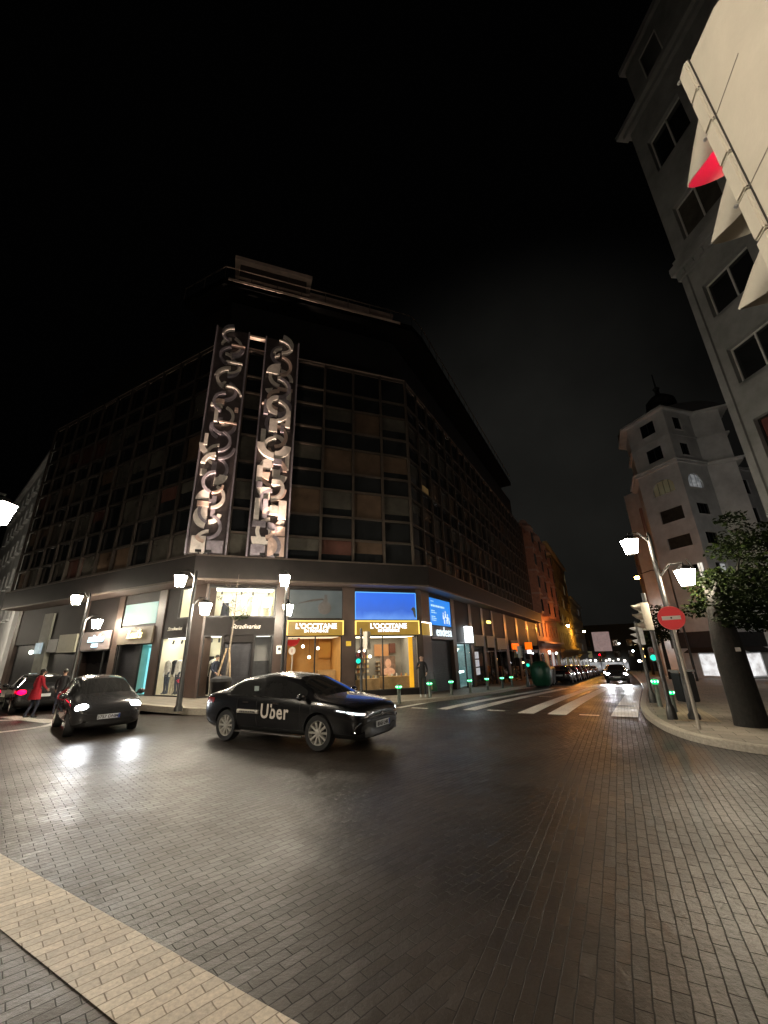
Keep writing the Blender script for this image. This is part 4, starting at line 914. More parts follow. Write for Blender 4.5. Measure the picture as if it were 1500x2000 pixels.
# cream head on the right pavement pole, side on
def traffic_pole(x, y, z0, cols, hd, label, side=-.3, S=.24, extra=None, ph=None, body=None, fwd=0):
    z = pav(x, y) - .01; o = thing('traffic_light', (x, y, z), label, 'traffic light'); d = az(hd)
    F = frame(Vector((x, y)), Vector((d.y, -d.x)), d)
    mb = MB(); mb.lathe([(.12, 0), (.11, .25), (.06, .4), (.055, (ph or z0 + 3 * S + .15) - z)], 12, (x, y, z)); mb.build('pole', post_m, o, smooth=True)
    signal_head(o, frame(Vector((x, y)) + d * fwd, Vector((d.y, -d.x)), d), side, z0, cols, S=S, W=.27, D=.18, L=.22, body=body)
    mb = MB(F); mb.tube([(0, -.08, z0 + .1), (side, -.1, z0 + .1)], .02, 6); mb.tube([(0, -.08, z0 + .6), (side, -.1, z0 + .6)], .02, 6); mb.build('bracket', dark_m, o)
    if extra:
        ez, eside, ehd, col = extra; d2 = az(ehd); F2 = frame(Vector((x, y)), Vector((d2.y, -d2.x)), d2)
        mb = MB(F2); mb.box(eside - .12, eside + .12, -.1, .06, ez - .24, ez + .24); mb.build('pedestrian_box', tl_k, o, bevel=.015)
        lens(F2, eside, ez - .12, .08, .10, col, o, 'pedestrian_lens'); lens(F2, eside, ez + .12, .08, .10, red_off, o, 'pedestrian_lens')
    return o
traffic_pole(7.256, 11.5, 2.30, (red_off, amb_off, grn_off), -75, 'cream traffic light seen side on beside the right-hand no-entry sign', side=0.0, S=.245, ph=3.3, fwd=.13)
traffic_pole(-1.15, 18.4, 2.05, (red_off, amb_off, grn_off), 20, 'pale traffic light with green pedestrian lamp before the gold-signed window', side=.28, S=.25, extra=(1.72, .12, 180, grn_e))
traffic_pole(*rows(RW, 9.6, 3.1), 1.4, (red_off, amb_off, grn_off), 30, 'traffic light with a green lamp by the far green container', side=-.25, S=.24, extra=(1.05, -.15, 205, grn_e))
traffic_pole(9.3, 15.6, 1.95, (red_off, amb_off, grn_off), -62, 'grey traffic light with green lamp behind the right-hand poles', side=.1, S=.22, extra=(1.62, -.32, 215, grn_e), body=P('signal_grey', (.4, .4, .42), .5))
o = thing('traffic_light', (-17.4, 17.0, 0), 'traffic light glowing red at the left edge of the photo', 'traffic light')
mb = MB(); mb.lathe([(.1, 0), (.06, .4), (.05, 3.0)], 10, (-17.4, 17.0, 0)); mb.build('pole', post_m, o)
signal_head(o, frame(Vector((-17.4, 17.0)), az(70 + 0) * 1.0, -az(-20)), -.0, 1.55, (red_off, amb_off, red_e), S=.28, W=.3, D=.2, L=.2, body=tl_k)
# ------------------------------------------------------------------ bins and containers
grn_pl = P('green_plastic', (.015, .085, .045), .35, .25, 5)
p = rows(RW, 13.2, 3.4)
o = thing('recycling_container', (*p, pav(*p)), 'rounded dark green recycling container at the far kerb', 'recycling bin')
c = (*p, terr(*p)); mb = MB(); mb.lathe([(.5, .08), (.62, .2), (.72, .75), (.7, 1.25), (.5, 1.6), (.25, 1.72)], 18, c); mb.build('shell', grn_pl, o, smooth=True)
mb = MB(); mb.lathe([(.45, 0), (.45, .08)], 14, c); mb.build('base', black_m, o); mb = MB(); mb.tube([(c[0] + .35 * math.cos(a), c[1] - .55, c[2] + 1.3 + .0 * a) for a in (2.6, 0.5)], .08, 8); mb.build('slot', black_m, o)
for i, s in enumerate((14.9, 16.4)):
    p = rows(RW, s, 3.4); z = terr(*p); o = thing('waste_container', (*p, z), ('first' if i == 0 else 'second') + ' dark waste container beyond the green recycling bin', 'waste bin', 'dark waste containers at the far kerb')
    F = frame(V2(p), DS, NR, z); mb = MB(F); mb.hull2([(-.6, -.45, .15), (.6, -.45, .15), (.6, .45, .15), (-.6, .45, .15)], [(-.68, -.55, 1.15), (.68, -.55, 1.15), (.68, .55, 1.15), (-.68, .55, 1.15)]); mb.build('body', P('bin_plastic', (.03, .032, .03), .4), o, bevel=.04)
    mb = MB(F); mb.hull2([(-.7, -.57, 1.17), (.7, -.57, 1.17), (.7, .57, 1.17), (-.7, .57, 1.17)], [(-.6, -.4, 1.32), (.6, -.4, 1.32), (.6, .4, 1.32), (-.6, .4, 1.32)]); mb.build('lid', dark_m, o)
    for a, b in ((-.5, -.4), (.5, -.4), (.5, .4), (-.5, .4)): mb = MB(F); mb.ball((a, b, .09), (.09, .05, .09), 10, 6); mb.build('wheel', rub_m, o)
p = (-6.15, 15.9); z = pav(*p)
o = thing('litter_bin', (*p, z), 'dark rounded litter bin behind the tail of the black car', 'bin')
mb = MB(); mb.lathe([(.3, 0), (.33, .06), (.36, .8), (.38, .84)], 16, (*p, z)); mb.build('body', dark_m, o, smooth=True)
mb = MB(); mb.lathe([(.38, .84), (.36, .95), (.2, 1.02), (.05, 1.04)], 16, (*p, z)); mb.build('lid', black_m, o, smooth=True)
p = (10.75, 15.9); z = pav(*p)
o = thing('litter_bin', (*p, z), 'dark square litter bin on the right pavement behind the sign post', 'bin')
mb = MB(); mb.box(p[0] - .27, p[0] + .27, p[1] - .25, p[1] + .25, z, z + .95); mb.build('body', dark_m, o, bevel=.03)
mb = MB(); mb.box(p[0] - .3, p[0] + .3, p[1] - .28, p[1] + .28, z + 1.0, z + 1.06); 
for a in (-.25, .25): mb.box(p[0] + a - .02, p[0] + a + .02, p[1] - .2, p[1] + .2, z + .95, z + 1.0)
mb.build('lid', P('bin_lid', (.2, .2, .2), .4), o)
# cast grate by the right kerb
p = rows(RW, -1.4, 8.3)
sheet('drain_cover', [rows(RW, -1.6, 8.0), rows(RW, -1.6, 8.7), rows(RW, -1.35, 8.75), rows(RW, -1.35, 8.0)], lambda x, y: terr(x, y) + .012, black_m, 1.0)
p = rows(RW, -4.9, 10.25); sheet('tactile_paving', [rows(RW, -6.1, 9.5), rows(RW, -1.8, 9.55), rows(RW, -1.6, 10.4), rows(RW, -6.0, 10.5)], lambda x, y: pav(x, y) + .006, paving('tactile_strips', (.40, .32, .22), (.46, .37, .25), (.16, .13, .10), .6, row=.12, wid=3.0, straight=R(-61.5), bump=.6), 1.0)

# ------------------------------------------------------------------ trees
bark_m = P('bark', (.016, .015, .013), .85, .45, 9, bump=.6, bscale=25)
leaf_m = P('leaf', (.007, .013, .002), .85, .5, 1.2, spec=.1); leaf_l = P('young_leaf', (.016, .027, .004), .85, .4, 3, spec=.1)
def leaves(clusters, n_, size, seed):
    r = random.Random(seed); mb = MB(); tot = sum(c[3] ** 2 for c in clusters)
    for cx, cy, cz, cr, fl in clusters:
        for i in range(int(n_ * cr * cr / tot)):
            while True:
                v = Vector((r.uniform(-1, 1), r.uniform(-1, 1), r.uniform(-1, 1)))
                if .25 < v.length < 1: break
            p = Vector((cx + v.x * cr, cy + v.y * cr, cz + v.z * cr * fl)); s = size * r.uniform(.6, 1.3)
            e = Euler((r.uniform(-1.1, 1.1), r.uniform(-1.1, 1.1), r.uniform(0, 6.28))).to_matrix()
            q = [p + e @ Vector(c) * s for c in ((0, -1, 0), (.5, -.1, .12), (.12, 1, 0), (-.4, .1, .12))]
            mb.m = 1 if r.random() < .25 else 0; mb.add(q, [(0, 1, 2, 3)])
    return mb
tx, ty = 8.28, 10.32; tz = pav(tx, ty) - .02
o = thing('street_tree', (tx, ty, tz), 'broad dark-trunked street tree with drooping leafy crown at the right edge', 'tree')
mb = MB(); pts = [(tx, ty, tz), (tx, ty, tz + .25), (tx - .02, ty, tz + 1.0), (tx - .03, ty, 1.9), (tx + .02, ty + .05, 2.7), (tx + .15, ty + .1, 3.1), (tx + .3, ty + .15, 3.4)]
mb.tube(pts, [.335, .32, .31, .30, .22, .11, .04], 16)
limbs = [((tx, ty, 2.3), (tx + .8, ty + .2, 3.3), (tx + 1.5, ty + .6, 4.2)), ((tx, ty, 2.7), (tx + .6, ty + 1.0, 3.6), (tx + 1.0, ty + 1.9, 4.4))]
for a in limbs: mb.tube(a, [.12, .07, .02], 7)
mb.build('trunk', bark_m, o, smooth=True)
cls = [(9.0, 11.0, 2.85, .7, .5), (9.7, 11.4, 3.0, .85, .5), (8.6, 10.7, 3.0, .6, .5), (9.3, 10.9, 3.5, .8, .5), (10.1, 11.2, 3.4, .9, .6), (9.0, 11.5, 3.6, .6, .6), (8.15, 10.9, 2.75, .38, .5), (9.4, 10.8, 4.3, .55, .5), (10.1, 10.8, 4.7, .75, .5), (11.0, 11.4, 4.5, .9, .5), (9.4, 10.4, 5.1, .4, .5), (9.3, 9.7, 3.6, .6, .6), (9.8, 10.0, 2.8, .75, .5), (8.2, 9.75, 2.85, .5, .45), (10.6, 10.8, 2.7, .8, .5), (8.35, 9.9, 2.4, .45, .4), (8.1, 9.75, 2.5, .42, .4), (8.6, 9.6, 3.1, .5, .5), (8.8, 9.7, 2.4, .5, .4), (9.5, 10.3, 2.3, .6, .35), (8.5, 10.2, 3.4, .5, .4)]
leaves(cls, 7500, .068, 3).build('crown', [leaf_m, leaf_l], o)
st = thing('sticker', (7.9, 9.85, 1.75), 'small pale sticker on the broad tree trunk', 'sticker'); F = frame(Vector((tx, ty)) - Vector((tx, ty)).normalized() * .362, Vector((.78, -.62)), -Vector((tx, ty)).normalized(), 1.72)
mb = MB(F); mb.box(.10, .20, -.02, -.005 + .012, 0, .09); mb.build('paper', P('sticker_paper', (.4, .38, .36), .6), st)
yx, yy = -6.6, 17.5; yz = pav(yx, yy)
o = thing('young_tree', (yx, yy, yz), 'thin young tree held by wooden stakes before the roller shutter', 'tree')
mb = MB(); mb.tube([(yx, yy, yz), (yx + .05, yy, 2.0), (yx + .12, yy, 3.6), (yx + .1, yy, 5.0)], [.05, .04, .03, .01], 7)
rb = random.Random(4); tips = []
for i in range(13):
    z = 3.3 + i * .14; a = i * 2.4; L = .3 + .45 * rb.random(); e = (yx + .1 + L * math.cos(a), yy + L * math.sin(a), z + .35 + .3 * rb.random()); mb.tube([(yx + .1, yy, z), ((yx + .1 + e[0]) / 2, (yy + e[1]) / 2, z + .1), e], [.014, .01, .005], 4); tips.append((*e, .14, 1.0))
mb.build('trunk', P('young_bark', (.16, .13, .10), .8, .3, 12), o)
leaves(tips[:5] + [(yx + .3, yy - .1, 3.45, .3, .35), (yx + .6, yy - .1, 3.5, .22, .4)], 500, .035, 9).build('crown', [leaf_l, leaf_m], o)
for a in (200, 320, 80):
    mb = MB(); mb.tube([(yx + .5 * math.cos(R(a)), yy + .5 * math.sin(R(a)), yz), (yx + .07 * math.cos(R(a)), yy + .07 * math.sin(R(a)), yz + 1.95)], .035, 7)
    mb.build('stake', P('stake_wood', (.28, .20, .12), .75, .25, 8), o)
# ------------------------------------------------------------------ cars
paint_k = P('black_paint', (.006, .006, .007), .26, .1, 2, coat=.55)
paint_g = P('graphite_paint', (.055, .055, .058), .22, .1, 2, metal=.5, coat=1.0)
paint_s = P('silver_paint', (.42, .42, .44), .28, .08, 2, metal=.6, coat=1.0)
paint_w = P('white_paint_car', (.62, .60, .58), .3, .05, 2, coat=1.0)
paint_r = P('wine_paint', (.10, .02, .02), .25, .1, 2, coat=1.0)
car_glass = P('car_glass', (.02, .02, .02), .05, .3, 2, spec=.45)
trim_m = P('black_trim', (.012, .012, .012), .5)
chrome_m = P('chrome', (.75, .75, .75), .12, .05, 4, metal=1.0)
alloy_m = P('alloy', (.85, .82, .76), .28, .08, 4, metal=.7)
plate_m = P('plate_white', (.72, .74, .78), .4, .05)
ink_m = P('plate_ink', (.02, .02, .02), .5); eu_m = P('plate_blue', (.02, .06, .35), .5)
SED = dict(st=[(-2.31, .66, .38, .74, .80, .50), (-2.24, .80, .30, .90, .98, .60), (-2.0, .87, .24, .97, 1.06, .66), (-1.78, .885, .2, .975, 1.09, .66), (-1.42, .89, .2, .97, 1.245, .58), (-1.05, .89, .2, .96, 1.37, .53), (-.45, .89, .2, .95, 1.435, .55), (-.36, .89, .2, .95, 1.44, .55), (.15, .89, .2, .94, 1.42, .55), (.50, .89, .2, .93, 1.36, .555), (.95, .89, .2, .92, 1.17, .60), (1.30, .89, .2, .905, 1.0, .66), (1.75, .885, .2, .87, .945, .68), (2.05, .87, .2, .80, .885, .66), (2.24, .80, .2, .72, .81, .62), (2.31, .68, .24, .64, .73, .54), (2.33, .60, .30, .58, .66, .48)],
           side=(4, 9), pill=(6,), ws=(9, 11), rw=(3, 5), axles=(-1.36, 1.34), wr=.325, W=.89, front=2.345, rear=-2.3)
HAT = dict(st=[(-1.98, .66, .4, .80, .90, .52), (-1.93, .80, .3, .92, 1.02, .60), (-1.84, .84, .24, .95, 1.12, .62), (-1.72, .85, .2, .96, 1.30, .58), (-1.52, .855, .2, .955, 1.41, .55), (-1.05, .86, .2, .95, 1.46, .55), (-.55, .86, .2, .94, 1.475, .56), (-.46, .86, .2, .94, 1.475, .56), (.1, .86, .2, .93, 1.455, .56), (.42, .86, .2, .92, 1.39, .57), (.85, .86, .2, .905, 1.2, .61), (1.2, .86, .2, .89, 1.03, .66), (1.55, .85, .2, .83, .94, .64), (1.82, .80, .2, .75, .84, .60), (1.96, .70, .22, .66, .72, .52), (2.01, .56, .3, .57, .62, .45)],
           side=(4, 9), pill=(7,), ws=(9, 11), rw=(2, 4), axles=(-1.2, 1.28), wr=.305, W=.86, front=1.99, rear=-1.97)
def evalmesh(o): return bpy.data.meshes.new_from_object(o.evaluated_get(bpy.context.evaluated_depsgraph_get()))
SHELL = {}
def car_shell(kind, C):
    if kind in SHELL: return SHELL[kind]
    st = C['st']; vs = []; N = 10
    for x, w_, zb, be, zt, wt in st:
        gt = be + (zt - .07 - be) * .86 if zt - be > .2 else be + (zt - be) * .35
        gw = w_ * .955 + (wt - w_ * .955) * (.84 if zt - be > .2 else .3)
        half = [(0, zb), (w_ * .84, zb), (w_ * .965, zb + .11), (w_ * 1.0, zb + (be - zb) * .52), (w_ * .985, be - .07), (w_ * .95, be), (gw, gt), (wt, zt - .045), (wt * .6, zt - .008), (0, zt)]
        ring = [(x, y, z) for y, z in half] + [(x, -y, z) for y, z in half[-2:0:-1]]
        vs += ring
    K = 18; fs = []; mi = []
    pill = C['pill']
    for i in range(len(st) - 1):
        for j in range(K):
            fs.append((i * K + j, i * K + (j + 1) % K, (i + 1) * K + (j + 1) % K, (i + 1) * K + j))
            jj = j if j < 9 else 17 - j; m_ = 0
            if jj == 5 and C['side'][0] <= i < C['side'][1] + 1 and i not in pill: m_ = 1
            if jj in (7, 8) and C['ws'][0] <= i < C['ws'][1]: m_ = 1
            if jj in (7, 8) and C['rw'][0] <= i < C['rw'][1]: m_ = 1
            if jj <= 1: m_ = 2
            mi.append(m_)
    fs.append(tuple(range(K))); mi.append(0); fs.append(tuple((len(st) - 1) * K + j for j in range(K))); mi.append(0)
    me = bpy.data.meshes.new('tmp'); me.from_pydata(vs, [], fs); me.polygons.foreach_set('material_index', mi)
    for m_ in (paint_k, car_glass, trim_m): me.materials.append(m_)
    bm = bmesh.new(); bm.from_mesh(me); bmesh.ops.recalc_face_normals(bm, faces=bm.faces)
    cr = bm.edges.layers.float.new('crease_edge')
    for e in bm.edges:
        f = e.link_faces
        if len(f) == 2 and (f[0].material_index == 1) != (f[1].material_index == 1): e[cr] = .75
    bm.to_mesh(me); bm.free()
    o = bpy.data.objects.new('tmp', me); COL.objects.link(o)
    s = o.modifiers.new('s', 'SUBSURF'); s.levels = s.render_levels = 2
    cut = []
    for ax in C['axles']:
        for sg in (1, -1):
            mb = MB(); k = 32; r = C['wr'] + .055; y0, y1 = sg * (C['W'] - .26), sg * (C['W'] + .2)
            mb.hull2([(ax + r * math.cos(2 * math.pi * i / k), y0, C['wr'] + r * math.sin(2 * math.pi * i / k)) for i in range(k)], [(ax + r * math.cos(2 * math.pi * i / k), y1, C['wr'] + r * math.sin(2 * math.pi * i / k)) for i in range(k)])
            c = mb.build('tmpc', trim_m); cut.append(c); b = o.modifiers.new('b', 'BOOLEAN'); b.object = c; b.operation = 'DIFFERENCE'; b.solver = 'EXACT'
            try: b.material_mode = 'TRANSFER'
            except Exception: pass
    bpy.context.view_layer.update(); res = evalmesh(o)
    for c in cut + [o]: bpy.data.objects.remove(c)
    names = [m_.name.split('.')[0] if m_ else '' for m_ in res.materials]
    parts = {}
    def extract(pred):
        bm = bmesh.new(); bm.from_mesh(res); bmesh.ops.delete(bm, geom=[f for f in bm.faces if not pred(names[f.material_index])], context='FACES'); return bm
    def fin(bm, mat):
        me = bpy.data.meshes.new('part'); 
        for f in bm.faces: f.smooth = True; f.material_index = 0
        bm.to_mesh(me); bm.free(); me.materials.append(mat)
        try: me.set_sharp_from_angle(angle=R(50))
        except Exception: pass
        return me
    parts['body'] = fin(extract(lambda q: q == 'black_paint'), paint_k); parts['underbody'] = fin(extract(lambda q: q == 'black_trim'), trim_m)
    gl = extract(lambda q: q == 'car_glass'); todo = set(gl.faces); isl = []
    while todo:
        f = todo.pop(); s_ = [f]; g = [f]
        while s_:
            q = s_.pop()
            for e in q.edges:
                for f2 in e.link_faces:
                    if f2 in todo: todo.discard(f2); s_.append(f2); g.append(f2)
        isl.append(g)
    parts['glass'] = []
    for g in isl:
        cxy = sum((f.calc_center_median() for f in g), Vector()) / len(g)
        b2 = bmesh.new(); mp = {}
        for f in g:
            for v in f.verts:
                if v not in mp: mp[v] = b2.verts.new(v.co)
            b2.faces.new([mp[v] for v in f.verts])
        nm = 'side_window' if abs(cxy.y) > .3 else ('windscreen' if cxy.x > 0 else 'rear_window')
        parts['glass'].append((nm, fin(b2, car_glass)))
    gl.free(); SHELL[kind] = parts; return parts
from mathutils.bvhtree import BVHTree
BV = {}
def bvh(kind):
    if kind not in BV:
        me = SHELL[kind]['body']; BV[kind] = BVHTree.FromPolygons([v.co.copy() for v in me.vertices], [tuple(p.vertices) for p in me.polygons])
    return BV[kind]
def hit(kind, o, d, off=.006):
    h = bvh(kind).ray_cast(Vector(o), Vector(d).normalized())
    if h[0] is None: return None
    return h[0] + Vector(d).normalized() * off
def wrap(kind, name, mat, parent, x0, sg, a0, a1, lo, hi, n_=14, m_=5, off=.007, inner=.0):
    """a patch laid on the body: fan of rays from (x0, 0) between headings a0..a1 (0 = straight ahead), heights lo(t)..hi(t)"""
    vs = []; ok = True
    for i in range(n_ + 1):
        t = i / n_; a = R(a0 + (a1 - a0) * t); d = Vector((math.cos(a), sg * math.sin(a), 0))
        for j in range(m_ + 1):
            z = lo(t) + (hi(t) - lo(t)) * j / m_; p = hit(kind, (x0, 0, z), d, off)
            if p is None: p = Vector((x0, 0, z)) + d * (Vector(vs[-1]).xy - Vector((x0, 0))).length if vs else Vector((x0, 0, z)) + d * .9
            vs.append(tuple(p))
    fs = [(i * (m_ + 1) + j, i * (m_ + 1) + j + 1, (i + 1) * (m_ + 1) + j + 1, (i + 1) * (m_ + 1) + j) for i in range(n_) for j in range(m_)]
    mb = MB(); mb.add(vs, fs); return mb.build(name, mat, parent, smooth=True)
WH = {}
def wheel_meshes(r, spokes):
    if (r, spokes) in WH: return WH[(r, spokes)]
    T = Matrix.Rotation(R(90), 4, 'X')
    def mk(mb, nm, mat, sm=True):
        o = mb.build(nm, mat, None, smooth=sm); me = o.data; me.transform(Matrix.Translation(o.location)); bpy.data.objects.remove(o); return me
    mb = MB(T); mb.lathe([(r * .68, -.1), (r * .95, -.105), (r, -.07), (r, .07), (r * .95, .105), (r * .68, .1), (r * .68, -.1)], 36, cap=False); ty = mk(mb, 'tyre', rub_m)
    mb = MB(T); mb.lathe([(r * .69, .085), (r * .72, .1), (r * .66, .1), (r * .62, .05), (r * .62, .02)], 36, cap=False)
    for i in range(spokes):
        a = 2 * math.pi * i / spokes; mb.T = T @ Matrix.Rotation(a, 4, 'Z'); w_ = r * (.055 if spokes > 7 else .09)
        mb.add([(r * .12, -w_, .05), (r * .12, w_, .05), (r * .66, w_ * 1.5, .03), (r * .66, -w_ * 1.5, .03), (r * .12, -w_, .09), (r * .12, w_, .09), (r * .66, w_ * 1.2, .085), (r * .66, -w_ * 1.2, .085)], [(3, 2, 1, 0), (4, 5, 6, 7), (0, 1, 5, 4), (1, 2, 6, 5), (2, 3, 7, 6), (3, 0, 4, 7)])
    mb.T = T; mb.lathe([(r * .16, .03), (r * .16, .1), (r * .08, .105)], 16); ri = mk(mb, 'rim', alloy_m, False)
    mb = MB(T); mb.lathe([(r * .66, .0), (r * .66, .02)], 24); di = mk(mb, 'brake_disc', black_m, False)
    WH[(r, spokes)] = (ty, ri, di); return WH[(r, spokes)]
def put(name, me, parent, loc=(0, 0, 0), rot=(0, 0, 0), mat=None):
    o = bpy.data.objects.new(name, me); COL.objects.link(o); o.parent = parent; o.location = loc; o.rotation_euler = rot
    if mat:
        o.data = me.copy() if me.users > 1 else me
        o.data.materials.clear(); o.data.materials.append(mat)
    return o
hl_on = EM('headlight_on', (.95, .97, 1), 45); hl_day = EM('headlight_day', (.86, .96, 1), 4.5); hl_off = P('headlight_off', (.22, .22, .24), .08, .2, 8, metal=.6)
tl_on = EM('taillight_on', (1, .0, .03), 10); tl_off = P('taillight_off', (.18, .01, .01), .2)
def make_car(kind, loc, hd, paint, label, group=None, spokes=10, hl=hl_off, tl=tl_off, scale=1.0, plate=None, detail=True, name='parked_car', steer=0, tz=.92):
    C = SED if kind == 'sedan' else HAT; parts = car_shell(kind, C); d = az(hd)
    o = thing(name, (0, 0, 0), label, 'car', group)
    put('body', parts['body'].copy(), o, mat=paint); put('underbody', parts['underbody'], o)
    for nm, me in parts['glass']: put(nm, me, o)
    ty, ri, di = wheel_meshes(C['wr'], spokes)
    for ax in C['axles']:
        for sg in (1, -1):
            wl = put('wheel', ty, o, (ax, sg * (C['W'] - .115), C['wr']), (0, 0, (R(180) if sg > 0 else 0) + (R(steer) if ax > 0 else 0)))
            put('rim', ri, wl); put('brake_disc', di, wl)
    f = C['front']; W = C['W']; sd = kind == 'sedan'
    fl = MB()
    for sg in (1, -1):
        mb = MB()
        if sd:
            hw_ = wrap('sedan', 'headlight', hl_off, o, 1.55, sg, 36, 78, lambda t: .635 + .10 * t, lambda t: .705 + .075 * t)
            wrap('sedan', 'led', hl, hw_, 1.55, sg, 40, 60, lambda t: .655 + .05 * t, lambda t: .69 + .045 * t, 12, 3, .012); wrap('sedan', 'led_strip', hl, hw_, 1.55, sg, 62, 74, lambda t: .72 + .02 * t, lambda t: .735 + .02 * t, 8, 2, .012)
            wrap('sedan', 'taillight', tl, o, -1.55, sg, 180 - 34, 180 - 72, lambda t: .76 + .03 * t, lambda t: .90)
        else:
            mb.ball((f - .19, sg * .60, .70), (.15, .17, .105), 16, 10); mb.build('headlight', hl, o, smooth=True)
            mb = MB(); mb.ball((C['rear'] + .06, sg * .64, tz), (.11, .16, .10), 12, 8); mb.build('taillight', tl, o)
        mb = MB(); xm = C['st'][C['ws'][1]][0] - .33; mb.ball((xm, sg * (W + .09), .98), (.07, .11, .075), 12, 8); mb.tube([(xm, sg * (W - .1), .93), (xm, sg * (W + .06), .95)], .03, 6); mb.build('wing_mirror', paint, o, smooth=True)
        if detail:
            for xx in ((-.75, .18) if sd else (-.75, .2)):
                mb = MB(); mb.box(xx - .09, xx + .09, sg * (W - .015) - .02, sg * (W - .015) + .02, .82, .845); mb.build('door_handle', chrome_m if sd else trim_m, o, bevel=.008)
    if sd: wrap('sedan', 'grille', trim_m, o, 1.2, 1, -33, 33, lambda t: .27, lambda t: .56 - .10 * abs(2 * t - 1) ** 3, 20, 6, .004)
    else: wrap('hatch', 'grille', trim_m, o, 1.0, 1, -30, 30, lambda t: .28, lambda t: .42, 16, 5, .004)
    if detail:   # shut lines of the doors
        for sg in (1, -1):
            for xx in ((-1.02, -.40, .86) if sd else (-.95, -.5, .82)):
                pts = [hit(kind, (xx + (.03 if z < .45 else 0), 0, z), (0, sg, 0), .0005) for z in [.30 + .06 * q for q in range(11)]]
                pts = [q for q in pts if q is not None]
                if len(pts) > 3: mb = MB(); mb.tube(pts, .005, 4); mb.build('door_seam', trim_m, o)
    mb = MB(); mb.box(f + .0, f + .025, -.26, .26, .40 if sd else .42, .51 if sd else .53); pl = mb.build('number_plate', plate_m, o)
    mb = MB(); mb.box(f + .024, f + .028, .22, .258, .405 if sd else .425, .505 if sd else .525); mb.build('plate_band', eu_m, pl)
    if plate: text(plate, .105, (0 + f + .03, -.02, .452 if sd else .472), (0, 1, 0), Z, ink_m, pl, extrude=.002, offset=.002)
    mb = MB(); mb.box(C['rear'] - .02, C['rear'] + .01, -.26, .26, .60, .71); mb.build('number_plate', plate_m, o)
    if detail:
        mb = MB(); mb.ball((f - .02 if sd else f - .06, 0, .62 if sd else .64), (.03, .07, .045), 12, 8); mb.build('badge', chrome_m, o)
        mb = MB()
        for sg in (1, -1): mb.tube([(C['st'][4][0], sg * (W * .955), .972), (-.4, sg * (W * .955), .958), (C['st'][10][0], sg * (W * .955), .93)], .007, 5)
        mb.build('window_trim', chrome_m if sd else trim_m, o)
    o.location = loc; o.scale = (scale,) * 3; o.rotation_euler = (0, 0, math.atan2(d.y, d.x))
    if abs(loc[2]) > .1: o.rotation_euler[1] = math.atan(.037) * (-1 if d.dot(DS) < 0 else 1)
    return o
# black saloon in the middle of the crossing
hdg = 119.5; d = az(hdg); ctr = Vector((-2.72, 10.15)); rs = Vector((d.y, -d.x))
ctr = ctr - rs * .88
sc_ = 1.045
car = make_car('sedan', (ctr.x - d.x * 0.0, ctr.y, 0), hdg, paint_k, 'black saloon car with white lettering on its door crossing the junction', hl=hl_day, scale=sc_, plate='8165 LHK', name='saloon_car', steer=4)
car.location = (0, 0, 0); car.rotation_euler = (0, 0, 0); car.scale = (1, 1, 1)
tx_ = text('Uber', .40, (.14, -1.0, .655), (1, 0, 0), Z, EM('door_letter_glow', (.8, .64, .47), .34), car, extrude=0, offset=.008, xs=.92, spacing=1.1)  # letters glow on their own in place of reflected light
for v in tx_.data.vertices:
    p = hit('sedan', (v.co.x, 0, v.co.z), (0, -1, 0), .004)
    if p: v.co.y = p.y
mb = MB(); mb.tube([(-.95, -.905, .645), (-.3, -.905, .645)], .042, 10); stp = mb.build('door_sticker', P('sticker_strip', (.5, .47, .42), .4), car)
mb = MB()
for i in range(9): mb.box(-.85 + i * .055, -.82 + i * .055, -.951, -.945, .63, .66)
mb.build('sticker_print', ink_m, stp)
for sg in (1, -1):
    pts = [hit('sedan', (1.2, 0, z), (math.cos(R(a)), sg * math.sin(R(a)), 0), .008) for a, z in ((33, .54), (36, .50), (39, .44), (39, .37), (38, .31), (35, .275), (30, .262), (22, .258))]
    mb = MB(); mb.tube([q for q in pts if q], .017, 7); mb.build('bumper_trim', chrome_m, car)
    mb = MB(); mb.box(-1.0, .95, sg * .885 - .02, sg * .885 + .02, .225, .255); mb.build('sill_trim', chrome_m, car)
mb = MB(); mb.tube([q for q in [hit('sedan', (1.2, 0, .615), (math.cos(R(a)), math.sin(R(a)), 0), .004) for a in range(-34, 35, 4)] if q], .013, 6); mb.build('grille_bar', chrome_m, car)
mb = MB(); mb.box(-.62, -.48, -.80, -.79, 1.0, 1.16)
stk = mb.build('window_sticker', P('window_paper', (.35, .42, .42), .5), car); stk.location = (0, .03, 0); stk.rotation_euler = (R(0), 0, 0)
car.location = (ctr.x, ctr.y, 0); car.scale = (sc_,) * 3; car.rotation_euler = (0, 0, math.atan2(d.y, d.x))
# headlight cones of moving cars
def beam(c, f, e, y, sz=80):
    d_ = bpy.data.lights.new('headlight_beam', 'SPOT'); d_.energy = e; d_.color = (.93, .96, 1); d_.spot_size = R(sz); d_.spot_blend = .9; d_.shadow_soft_size = .2
    o = bpy.data.objects.new('headlight_beam', d_); COL.objects.link(o); o.parent = c; o.location = (f + .06, y, .68)
    o.rotation_euler = Vector((1, 0, -.30)).to_track_quat('-Z', 'Y').to_euler()
hb = make_car('hatch', (-8.92, 13.4, 0), 137, paint_g, 'dark grey hatchback with blazing headlights behind the black car', spokes=5, hl=hl_on, plate='3757 DNM', name='hatchback_car', steer=-6)
for y in (.6, -.6): beam(hb, 2.0, 85, y)
beam(car, 2.3, 60, -.6); beam(car, 2.3, 60, .6)
hl_far = EM('headlight_far', (.97, .97, 1), 160)
ow = make_car('hatch', (19.3, 36.6, terr(19.3, 36.6) + .02), 208.5, paint_g, 'oncoming car with glaring headlights in the far street', hl=hl_far, plate=None, name='oncoming_car', detail=False, spokes=5)
